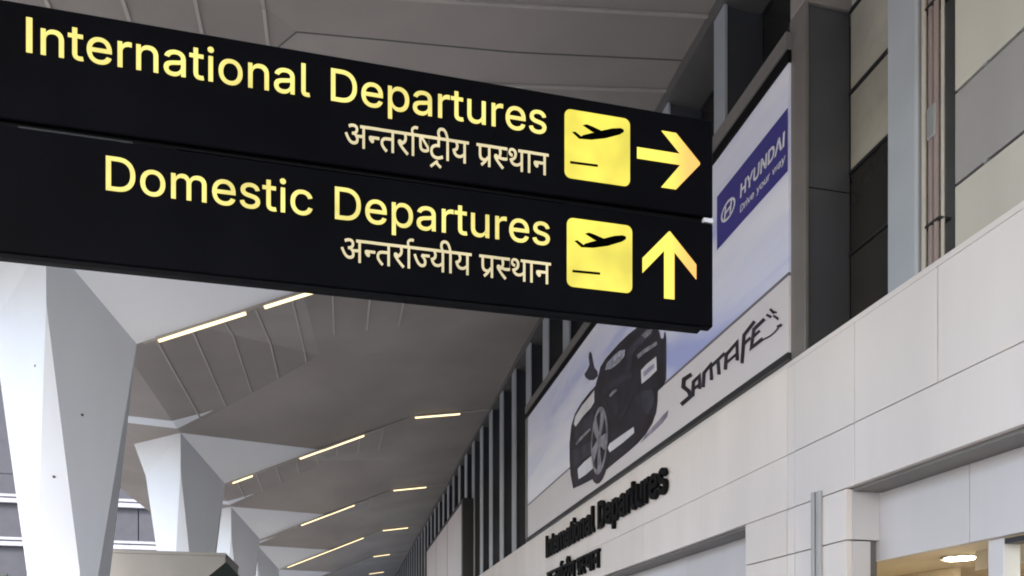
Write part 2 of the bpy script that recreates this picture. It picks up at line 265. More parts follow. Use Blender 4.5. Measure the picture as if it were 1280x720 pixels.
GLYPHS = {
    'A': (0.48, ["16 0 201 509 276 509 463 0 395 0 287 302 282 317 276 334 270 352 264 372 257 394 250 420 241 447 232 478 245 478 236 447 228 419 220 393 213 371 206 351 201 333 195 317 191 302 85 0", "110 142 110 199 370 199 370 142"]),
    'D': (0.503, ["60 509 225 509 261 507 294 501 325 492 353 478 377 461 399 441 418 418 433 391 446 361 455 329 460 293 462 255 460 217 455 181 446 149 433 119 417 92 398 68 376 48 351 31 322 17 291 8 256 2 219 0 60 0", "215 57 244 58 272 63 296 70 318 81 337 94 354 110 368 128 379 149 388 172 394 198 398 226 399 255 398 285 394 312 388 337 379 361 368 381 354 399 338 415 320 428 299 438 275 446 249 450 221 452 125 452 125 57"]),
    'H': (0.517, ["60 0 60 509 125 509 125 289 392 289 392 509 457 509 457 0 392 0 392 232 125 232 125 0"]),
    'I': (0.2, ["60 0 135 0 135 509 60 509"]),
    'N': (0.524, ["60 0 60 509 136 509 343 183 347 176 352 169 357 160 363 151 369 141 375 130 381 119 388 107 394 94 401 82 407 68 414 55 405 54 403 68 402 81 401 95 401 108 400 121 400 134 399 146 399 157 399 195 399 509 463 509 463 0 387 0 202 290 177 331 171 342 164 354 156 367 148 381 108 452 119 454 122 384 124 328 125 291 125 0"]),
    'U': (0.518, ["259 -8 230 -7 203 -2 177 5 154 15 133 28 114 43 98 60 85 80 74 101 66 124 62 148 60 173 60 509 124 509 124 178 125 160 128 144 133 128 141 113 150 99 160 87 173 77 187 68 203 61 220 56 239 53 259 52 279 53 298 56 315 61 331 68 345 77 357 87 368 99 377 113 384 128 389 144 392 160 393 178 393 509 457 509 457 173 456 148 451 124 443 101 433 80 419 60 403 43 384 28 363 15 340 5 315 -2 288 -7"]),
    'Y': (0.472, ["203 0 203 208 16 509 91 509 192 344 200 331 208 318 215 305 222 292 229 279 236 264 243 248 250 230 224 230 231 248 237 265 244 280 251 293 258 306 265 318 273 331 280 344 381 509 455 509 268 208 268 0"]),
    'a': (0.39, ["160 -9 142 -8 126 -5 110 -1 94 5 80 12 68 22 57 32 48 45 40 58 35 73 31 90 30 108 31 123 34 138 38 150 43 161 50 171 58 179 67 187 78 193 89 199 100 203 112 207 125 211 138 213 152 216 165 218 178 220 234 227 244 228 252 230 259 232 265 235 270 238 273 243 275 248 276 255 276 257 275 268 273 279 271 288 267 297 262 304 256 311 248 317 240 322 230 326 220 329 208 330 196 331 183 330 171 329 159 326 149 322 140 318 132 313 124 307 118 301 112 294 107 288 103 281 100 274 41 291 48 308 57 322 67 335 79 346 91 355 104 364 118 370 133 375 148 379 163 382 179 384 194 384 204 384 215 383 227 382 239 379 251 376 263 372 275 367 286 360 296 353 306 343 315 333 322 320 329 306 333 290 336 272 337 251 337 0 277 0 277 52 272 52 269 45 264 38 258 32 252 25 244 18 236 12 226 6 215 1 203 -3 190 -6 176 -8", "170 45 187 46 202 49 216 53 228 59 239 66 248 74 257 83 263 93 269 104 272 115 275 126 276 138 276 190 273 188 270 186 265 184 259 182 253 180 246 179 239 177 231 176 200 171 175 168 165 166 154 164 144 162 134 159 125 155 117 150 110 145 103 139 98 132 95 124 93 115 92 105 92 95 94 87 98 79 102 72 107 66 114 61 121 56 130 52 139 49 149 47 159 46"]),
    'c': (0.396, ["207 -8 182 -7 159 -2 137 6 117 16 98 30 82 46 68 64 56 85 46 108 40 133 36 159 34 187 36 216 40 243 46 268 56 291 68 312 82 330 98 346 117 360 137 371 159 378 182 383 207 384 221 384 234 383 247 380 260 377 272 373 284 368 295 362 305 356 315 349 324 341 332 332 340 322 347 312 353 301 358 289 362 277 303 262 301 269 298 276 294 283 290 289 286 295 281 301 276 306 270 311 264 315 257 319 250 322 242 325 234 327 226 329 217 329 207 330 189 329 173 325 158 319 145 310 134 300 124 287 115 274 108 258 103 242 99 224 97 206 96 187 97 169 99 151 103 134 108 117 115 102 124 89 134 76 145 66 158 57 173 51 189 48 207 46 217 47 226 48 234 49 243 52 250 54 258 58 264 62 271 66 277 71 282 76 287 82 292 89 296 95 299 102 302 110 304 117 363 102 359 90 354 78 348 67 341 56 334 46 325 37 316 29 306 21 296 15 285 9 273 4 261 -1 248 -4 235 -6 221 -8"]),
    'e': (0.404, ["212 -8 185 -7 161 -2 138 6 117 16 98 30 82 46 68 64 56 85 46 108 40 132 35 159 34 187 35 215 39 242 46 267 55 290 67 311 81 329 97 346 115 359 135 370 157 378 180 383 205 384 221 384 236 382 251 379 266 374 280 368 294 361 307 351 319 341 331 329 341 315 350 299 357 282 363 263 368 242 370 219 371 194 371 169 96 169 97 157 100 139 104 122 110 106 118 92 128 80 139 70 151 61 165 55 179 50 195 47 212 46 224 47 234 48 244 50 254 53 263 56 271 61 278 66 285 73 292 80 297 88 302 96 306 105 365 91 360 77 353 63 345 51 335 39 324 29 311 19 298 11 283 4 266 -1 249 -5 231 -7", "310 221 307 237 303 254 298 269 291 282 283 294 273 305 263 314 250 321 237 326 222 329 205 330 189 329 173 326 159 321 146 313 135 304 125 294 116 282 109 270 103 256 99 241 97 226 96 221"]),
    'i': (0.167, ["53 0 53 379 114 379 114 0", "84 443 75 444 67 446 60 449 54 455 48 461 44 468 42 475 41 483 42 491 44 499 48 506 54 512 60 517 67 521 75 523 84 524 92 523 100 521 107 517 114 512 119 506 123 499 126 491 126 483 126 475 123 468 119 461 114 455 107 449 100 446 92 444"]),
    'l': (0.189, ["139 -2 119 -1 101 3 86 10 74 20 65 33 58 47 54 65 53 84 53 509 114 509 114 99 114 87 115 77 117 68 120 62 124 58 130 54 137 53 146 52 160 53 170 54 181 3 162 -1 156 -2 151 -2 145 -2"]),
    'm': (0.61, ["53 0 53 379 112 379 112 295 108 295 112 310 118 323 125 335 132 346 141 355 151 363 161 370 172 376 183 380 195 384 207 386 219 386 239 385 257 380 273 372 287 361 299 347 309 331 316 314 321 295 312 295 317 308 322 321 329 332 337 343 347 353 357 361 368 369 381 375 394 380 407 383 422 385 437 386 453 385 468 383 483 378 497 372 510 364 522 354 532 342 541 328 548 313 553 296 556 276 557 255 557 0 496 0 496 254 494 273 490 289 483 302 473 313 460 321 447 326 433 329 419 330 406 330 395 328 384 324 374 320 365 314 358 307 351 299 345 290 341 280 338 270 336 259 335 247 335 0 274 0 274 260 273 275 269 288 262 301 253 311 242 320 229 326 215 329 199 330 188 330 178 328 168 325 158 320 148 314 140 307 132 299 126 289 121 278 117 266 114 253 114 238 114 0"]),
    'n': (0.41, ["114 227 114 0 53 0 53 379 112 379 112 287 102 287 112 312 124 332 137 349 152 362 169 372 187 379 207 383 227 384 246 383 264 380 280 376 295 369 309 360 321 349 332 336 341 321 348 304 353 285 356 264 357 240 357 0 296 0 296 235 295 256 290 275 283 291 273 304 260 315 246 323 229 328 210 329 197 328 184 326 172 322 161 317 150 311 141 303 133 293 126 283 121 271 117 257 114 243"]),
    'o': (0.416, ["207 -8 182 -7 159 -2 137 6 117 16 98 30 82 46 68 64 56 85 46 108 40 133 36 159 34 187 36 216 40 243 46 268 56 291 68 312 82 330 98 346 117 360 137 371 159 378 182 383 207 384 233 383 256 378 278 371 299 360 317 346 333 330 347 312 359 291 369 268 376 243 380 216 381 187 380 159 376 133 369 108 359 85 347 64 333 46 317 30 299 16 278 6 256 -2 233 -7", "207 46 226 48 242 51 257 57 270 66 282 76 292 89 300 102 307 117 312 134 316 151 318 169 319 187 318 206 316 224 312 242 307 258 300 274 292 287 282 300 270 310 257 319 242 325 226 329 207 330 189 329 173 325 158 319 145 310 134 300 124 287 115 274 108 258 103 242 99 224 97 206 96 187 97 169 99 151 103 134 108 117 115 102 124 89 134 76 145 66 158 57 173 51 189 48"]),
    'p': (0.425, ["53 -143 53 379 112 379 112 319 118 319 122 325 126 331 131 338 137 346 144 353 152 360 161 367 171 373 183 378 197 381 212 384 229 384 252 383 274 378 294 371 313 361 330 347 345 332 359 313 370 293 379 270 385 245 389 218 390 189 389 160 385 133 379 108 370 84 359 64 346 45 330 29 313 16 294 5 274 -2 252 -7 229 -8 213 -7 198 -5 184 -1 173 4 162 10 153 17 145 24 138 31 132 39 127 46 122 53 118 59 114 59 114 -143", "220 47 237 48 253 51 267 57 279 66 291 76 301 88 309 101 316 117 321 133 325 151 327 170 328 189 327 209 325 227 321 245 316 261 309 276 301 290 291 301 280 311 267 319 253 325 237 329 220 330 203 329 188 325 174 320 161 312 150 302 140 291 132 278 125 263 120 247 116 229 113 210 113 189 113 169 116 150 120 132 125 115 132 100 140 86 150 75 162 65 174 57 188 51 204 48"]),
    'r': (0.259, ["53 0 53 379 112 379 112 321 115 321 122 335 130 347 140 358 152 367 166 375 181 380 196 384 213 385 229 384 243 384 243 322 230 324 224 325 219 325 213 326 207 326 194 325 182 323 170 319 159 315 149 309 140 301 132 293 126 284 121 273 117 262 114 250 114 237 114 0"]),
    's': (0.365, ["182 -8 163 -7 145 -5 128 -2 112 3 98 10 84 18 72 27 62 38 53 50 45 63 40 78 36 94 94 107 99 92 105 79 114 69 124 60 136 54 150 49 165 46 181 45 200 46 217 50 232 55 244 62 255 71 262 81 267 91 268 103 267 112 265 121 260 129 254 136 246 142 237 147 225 151 212 155 149 170 125 177 104 186 87 196 72 208 61 222 53 237 48 255 47 274 48 290 51 305 57 319 65 332 75 343 87 354 100 363 115 370 131 377 149 381 167 384 187 384 206 384 223 381 239 378 254 372 267 366 279 358 290 349 299 339 307 328 314 316 319 303 324 290 268 277 264 288 258 298 251 307 243 316 232 323 219 328 205 331 187 333 171 332 156 329 143 324 131 317 121 308 114 299 110 289 109 277 110 267 112 258 117 250 124 243 133 237 144 232 157 227 172 223 229 209 254 202 275 194 292 183 306 171 317 158 325 142 330 125 331 107 330 90 326 75 321 61 312 47 302 35 290 24 276 15 260 6 242 0 223 -5 203 -7"]),
    't': (0.228, ["204 379 204 327 6 327 6 379", "65 471 126 471 126 98 127 86 128 76 132 68 136 61 142 56 150 53 159 51 170 50 185 51 202 54 213 2 208 0 203 -1 198 -2 192 -3 186 -3 180 -4 174 -4 168 -4 145 -3 125 2 107 10 92 21 80 35 72 52 67 71 65 93"]),
    'u': (0.41, ["182 -5 164 -4 146 -1 130 4 115 11 101 20 89 31 78 44 69 59 62 76 57 95 54 116 53 139 53 379 114 379 114 144 115 123 119 105 127 89 137 75 150 64 164 56 181 52 200 50 213 51 226 53 238 57 249 62 259 69 268 77 276 86 283 97 289 109 293 122 295 137 296 153 296 379 357 379 357 0 298 0 298 92 307 92 297 67 286 47 272 30 257 17 240 7 222 0 203 -4"]),
    'v': (0.39, ["163 0 17 379 84 379 165 155 171 138 177 121 182 104 187 87 191 70 196 53 201 37 206 21 184 21 189 37 194 53 198 70 203 87 207 104 213 121 218 138 224 155 305 379 371 379 226 0"]),
    'w': (0.567, ["138 0 23 379 87 379 133 214 138 196 143 177 149 157 154 137 159 115 165 91 170 67 175 41 165 41 170 66 175 90 180 113 186 135 191 156 196 176 201 195 206 214 252 379 316 379 362 214 366 196 371 176 376 157 382 136 387 114 392 91 397 67 402 41 391 41 397 66 402 90 408 113 413 135 418 156 423 176 429 195 434 214 480 379 545 379 429 0 368 0 319 172 305 225 301 239 297 252 294 266 291 280 277 338 291 338 277 280 263 225 259 211 255 198 252 185 248 172 199 0"]),
    'y': (0.39, ["47 -139 61 -86 71 -87 80 -89 88 -90 96 -90 104 -89 111 -87 118 -84 124 -80 130 -74 136 -67 141 -58 146 -48 151 -36 163 -1 17 379 84 379 165 155 171 138 177 121 182 104 187 87 191 70 196 53 201 37 206 21 184 21 188 37 193 53 198 70 202 87 207 104 212 121 218 138 224 155 305 379 371 379 204 -58 198 -72 191 -85 184 -97 177 -107 168 -116 159 -124 150 -130 139 -136 128 -140 117 -143 104 -145 91 -145 84 -145 77 -145 71 -144 65 -143 59 -142 54 -141 51 -140"]),
    ' ': (0.26, []),
}
HINDI_INTERNATIONAL = (6.921, [
    ["470 218 467 185 459 157 444 133 425 114 400 99 374 89 344 82 312 80 270 84 231 96 194 116 159 144 126 181 93 229 61 287 29 356 100 382 122 332 145 287 168 248 193 215 219 188 246 168 275 157 305 153 323 154 340 157 354 163 367 171 378 181 385 193 390 209 391 227 390 245 386 262 379 278 371 293 360 307 347 321 333 334 318 347 304 345 290 343 275 342 260 341 255 411 287 413 313 418 335 425 352 435 364 447 373 461 378 476 380 494 379 511 374 525 367 537 357 546 344 553 331 558 317 561 302 562 284 561 267 560 250 556 235 552 220 547 204 540 188 533 171 525 146 594 160 601 175 607 192 614 211 620 230 625 252 629 274 631 298 632 335 630 367 622 394 610 418 593 436 572 449 549 456 523 459 495 455 458 442 426 421 398 392 375 397 370 403 365 407 360 412 355 431 353 450 351 468 350 486 350 502 350 516 351 530 352 543 353 556 355 568 357 581 360 594 363 594 551 521 551 521 622 779 622 779 551 675 551 675 0 594 0 594 290 582 287 570 285 559 283 547 282 535 280 523 280 511 279 498 279 489 279 479 280 467 281 455 282 462 267 466 251 469 235"],
    ["1145 298 968 298 968 244 967 231 965 220 960 210 954 202 946 196 938 192 928 189 917 188 905 189 892 193 879 200 866 209 853 220 841 232 830 246 820 260 812 275 806 290 802 304 801 318 802 329 804 339 809 347 815 355 823 361 833 366 846 368 862 369 1145 369"],
    ["1145 551 764 551 764 622 1145 622"],
    ["1621 551 1621 0 1540 0 1540 328 1431 328 1402 328 1378 327 1357 325 1340 322 1325 318 1312 313 1300 307 1290 299 1280 288 1272 274 1267 257 1266 237 1268 213 1275 189 1287 165 1303 143 1324 119 1349 94 1378 68 1411 40 1357 -12 1334 8 1313 28 1292 48 1272 68 1253 88 1236 109 1221 130 1209 151 1198 173 1191 195 1186 218 1185 242 1186 259 1188 275 1193 291 1199 305 1206 318 1214 330 1223 341 1233 351 1248 363 1265 373 1283 381 1303 388 1325 393 1351 396 1380 398 1412 399 1540 399 1540 551 1140 551 1140 622 1724 622 1724 551"],
    ["2105 42 2051 -12 2022 13 1994 37 1966 62 1940 87 1915 112 1891 136 1869 159 1848 181 1829 202 1812 222 1797 240 1785 256 1775 271 1767 284 1761 295 1757 305 1754 314 1752 323 1750 331 1750 340 1751 349 1754 359 1758 367 1765 376 1774 383 1785 389 1798 392 1814 393 1826 392 1837 390 1848 387 1858 382 1867 375 1875 368 1883 359 1891 349 1909 360 1925 371 1938 385 1948 399 1956 415 1962 431 1965 449 1966 468 1966 479 1965 491 1963 502 1961 514 1958 524 1955 534 1952 543 1949 551 1710 551 1710 622 2134 622 2134 551 2030 551 2037 532 2042 510 2045 486 2046 458 2045 432 2041 407 2034 385 2024 365 2012 347 1998 330 1982 314 1964 301 1944 288 1923 276 1901 264 1877 254 1900 228 1926 201 1953 174 1982 147 2012 119 2042 93 2073 67"],
    ["2289 551 2289 0 2208 0 2208 551 2119 551 2119 622 2392 622 2392 551"],
    ["2215 553 2193 658 2184 694 2190 737 2212 775 2246 805 2288 825 2334 834 2382 831 2423 819 2403 754 2370 764 2339 766 2309 760 2283 748 2265 732 2255 715 2252 698 2259 673 2281 567"],
    ["2782 189 2771 183 2754 175 2737 167 2719 160 2700 154 2679 149 2656 147 2632 146 2612 147 2594 149 2576 154 2560 160 2544 167 2530 175 2517 184 2506 194 2494 208 2484 223 2476 240 2469 258 2464 277 2460 301 2458 328 2457 358 2457 551 2378 551 2378 622 2782 622", "2782 551 2583 551 2782 292", "2567 240 2580 230 2597 223 2617 218 2640 217 2653 218 2666 219 2678 222 2691 225 2703 229 2715 234 2727 239 2738 245 2537 507 2537 369 2537 350 2538 332 2539 317 2540 304 2542 293 2544 282 2546 273 2550 266 2553 258 2557 252 2562 246"],
    ["3296 551 3148 551 3148 349 3093 349 3070 349 3049 347 3030 345 3013 341 2998 337 2983 331 2970 325 2958 318 2934 297 2917 273 2906 246 2903 215 2904 192 2909 171 2915 152 2925 136 2937 121 2950 108 2966 98 2983 89 3001 82 3020 78 3039 75 3060 74 3086 75 3110 77 3132 81 3152 87 3171 93 3191 101 3211 111 3232 121 3259 47 3237 37 3214 29 3190 21 3166 14 3141 8 3115 3 3089 1 3063 0 3029 2 2998 7 2968 15 2940 26 2914 40 2891 58 2871 78 2854 101 2840 127 2831 155 2825 186 2823 220 2825 251 2832 280 2842 306 2857 330 2875 350 2896 369 2920 384 2947 397 2975 407 3004 414 3034 419 3065 420 3067 420 3067 551 2777 551 2777 622 3296 622"],
    ["2820 -193 2991 -63 3052 -22 3090 -78 3031 -117 2862 -247"],
    ["3032 -63 3202 -193 3160 -247 2990 -117"],
    ["3096 615 3088 632 3081 649 3075 666 3070 682 3066 698 3063 715 3062 731 3061 748 3064 779 3071 807 3085 832 3103 855 3126 873 3153 886 3185 893 3220 896 3249 894 3275 889 3299 880 3320 868 3339 851 3357 831 3374 807 3389 779 3403 746 3417 709 3431 668 3444 622 3554 622 3554 551 3451 551 3451 0 3370 0 3370 551 3281 551 3281 622 3368 622 3354 671 3339 712 3325 747 3310 776 3293 797 3273 813 3250 822 3224 825 3205 823 3189 819 3175 811 3163 801 3154 787 3147 771 3143 753 3142 733 3143 716 3144 701 3148 686 3152 672 3157 658 3163 644 3169 629 3176 615"],
    ["4135 622 4135 551 4031 551 4031 0 3950 0 3950 179 3935 170 3919 162 3902 154 3883 147 3863 140 3841 136 3818 133 3793 132 3750 136 3712 147 3677 166 3648 193 3622 225 3602 263 3588 305 3578 353 3607 360 3632 369 3653 378 3670 390 3683 403 3693 418 3698 436 3700 457 3699 471 3697 484 3694 497 3689 509 3683 521 3676 532 3670 542 3663 551 3540 551 3540 622", "3669 301 3680 278 3692 258 3705 241 3720 228 3736 217 3755 209 3776 205 3799 203 3823 204 3846 208 3867 215 3886 224 3904 235 3920 247 3936 260 3950 274 3950 551 3751 551 3764 525 3773 498 3778 472 3780 445 3773 396 3752 355 3718 324"],
    ["4879 551 4879 0 4798 0 4798 191 4783 182 4768 174 4752 166 4735 159 4717 153 4698 149 4677 147 4654 146 4634 147 4616 149 4598 154 4582 160 4566 167 4552 175 4539 184 4528 194 4516 208 4506 223 4498 240 4491 258 4486 277 4482 301 4480 328 4479 358 4479 551 4400 551 4400 622 4983 622 4983 551", "4798 551 4560 551 4560 369 4560 350 4561 332 4562 317 4563 304 4565 293 4567 282 4569 273 4573 266 4576 258 4580 252 4585 246 4590 240 4603 230 4620 223 4640 218 4663 217 4683 218 4702 222 4720 228 4738 236 4755 246 4771 257 4785 268 4798 280"],
    ["4828 247 4725 114 4592 1 4544 59 4671 166 4768 293"],
    ["5470 265 5460 262 5445 259 5431 256 5416 254 5401 253 5385 252 5367 251 5348 251 5327 251 5305 253 5282 255 5260 259 5237 262 5216 267 5197 272 5180 277 5170 271 5159 265 5147 259 5135 253 5156 227 5180 200 5205 173 5232 146 5260 119 5288 93 5318 67 5348 42 5294 -12 5266 13 5240 37 5214 62 5189 87 5164 112 5142 136 5121 159 5101 181 5083 202 5067 222 5053 240 5041 256 5031 271 5023 284 5017 295 5014 305 5011 314 5009 323 5008 331 5008 340 5009 349 5012 359 5016 367 5023 376 5032 383 5043 389 5056 392 5072 393 5084 392 5095 390 5106 387 5116 382 5125 375 5133 368 5141 359 5149 350 5159 360 5167 372 5173 384 5178 399 5181 413 5183 428 5185 443 5185 458 5185 473 5184 487 5182 500 5181 512 5178 523 5175 534 5172 543 5169 551 4968 551 4968 622 5470 622", "5470 551 5249 551 5252 542 5255 533 5258 522 5261 511 5263 499 5265 486 5266 473 5266 458 5265 438 5264 419 5261 401 5257 385 5251 370 5245 356 5238 344 5230 333 5256 328 5283 325 5310 323 5337 322 5356 322 5374 323 5392 324 5408 326 5424 328 5441 331 5457 335 5470 338"],
    ["6018 551 6018 0 5937 0 5937 180 5922 171 5905 162 5887 154 5868 147 5847 140 5824 136 5800 133 5773 132 5732 135 5694 144 5660 159 5629 181 5601 208 5579 240 5561 278 5548 322 5592 333 5629 346 5659 361 5682 378 5698 396 5710 418 5718 441 5720 467 5719 490 5714 511 5707 528 5697 543 5684 554 5670 562 5654 566 5636 568 5624 567 5613 565 5604 561 5595 556 5588 549 5583 541 5580 532 5579 521 5584 498 5599 481 5625 468 5660 461 5652 391 5621 397 5594 405 5570 417 5549 431 5532 447 5521 468 5513 492 5511 519 5513 545 5520 568 5532 588 5548 604 5567 616 5588 625 5612 630 5637 632 5657 631 5677 628 5697 622 5716 615 5733 605 5750 592 5764 578 5777 561 5788 542 5795 520 5800 496 5801 469 5798 434 5791 402 5779 374 5761 349 5739 327 5713 307 5682 290 5647 274 5659 257 5672 243 5685 230 5699 221 5715 213 5734 207 5755 204 5779 203 5804 204 5827 208 5849 214 5868 223 5886 234 5904 246 5921 260 5937 275 5937 551 5855 551 5855 622 6121 622 6121 551"],
    ["6277 551 6277 0 6196 0 6196 551 6107 551 6107 622 6380 622 6380 551"],
    ["6366 622 6935 622 6935 551 6832 551 6832 0 6751 0 6751 298 6570 298 6570 244 6569 231 6567 220 6562 210 6556 202 6548 196 6540 192 6530 189 6519 188 6507 189 6494 193 6481 200 6468 209 6455 220 6443 232 6432 246 6422 260 6414 275 6408 290 6404 304 6403 318 6404 329 6406 339 6411 347 6417 355 6425 361 6435 366 6448 368 6464 369 6751 369 6751 551 6366 551"],
])
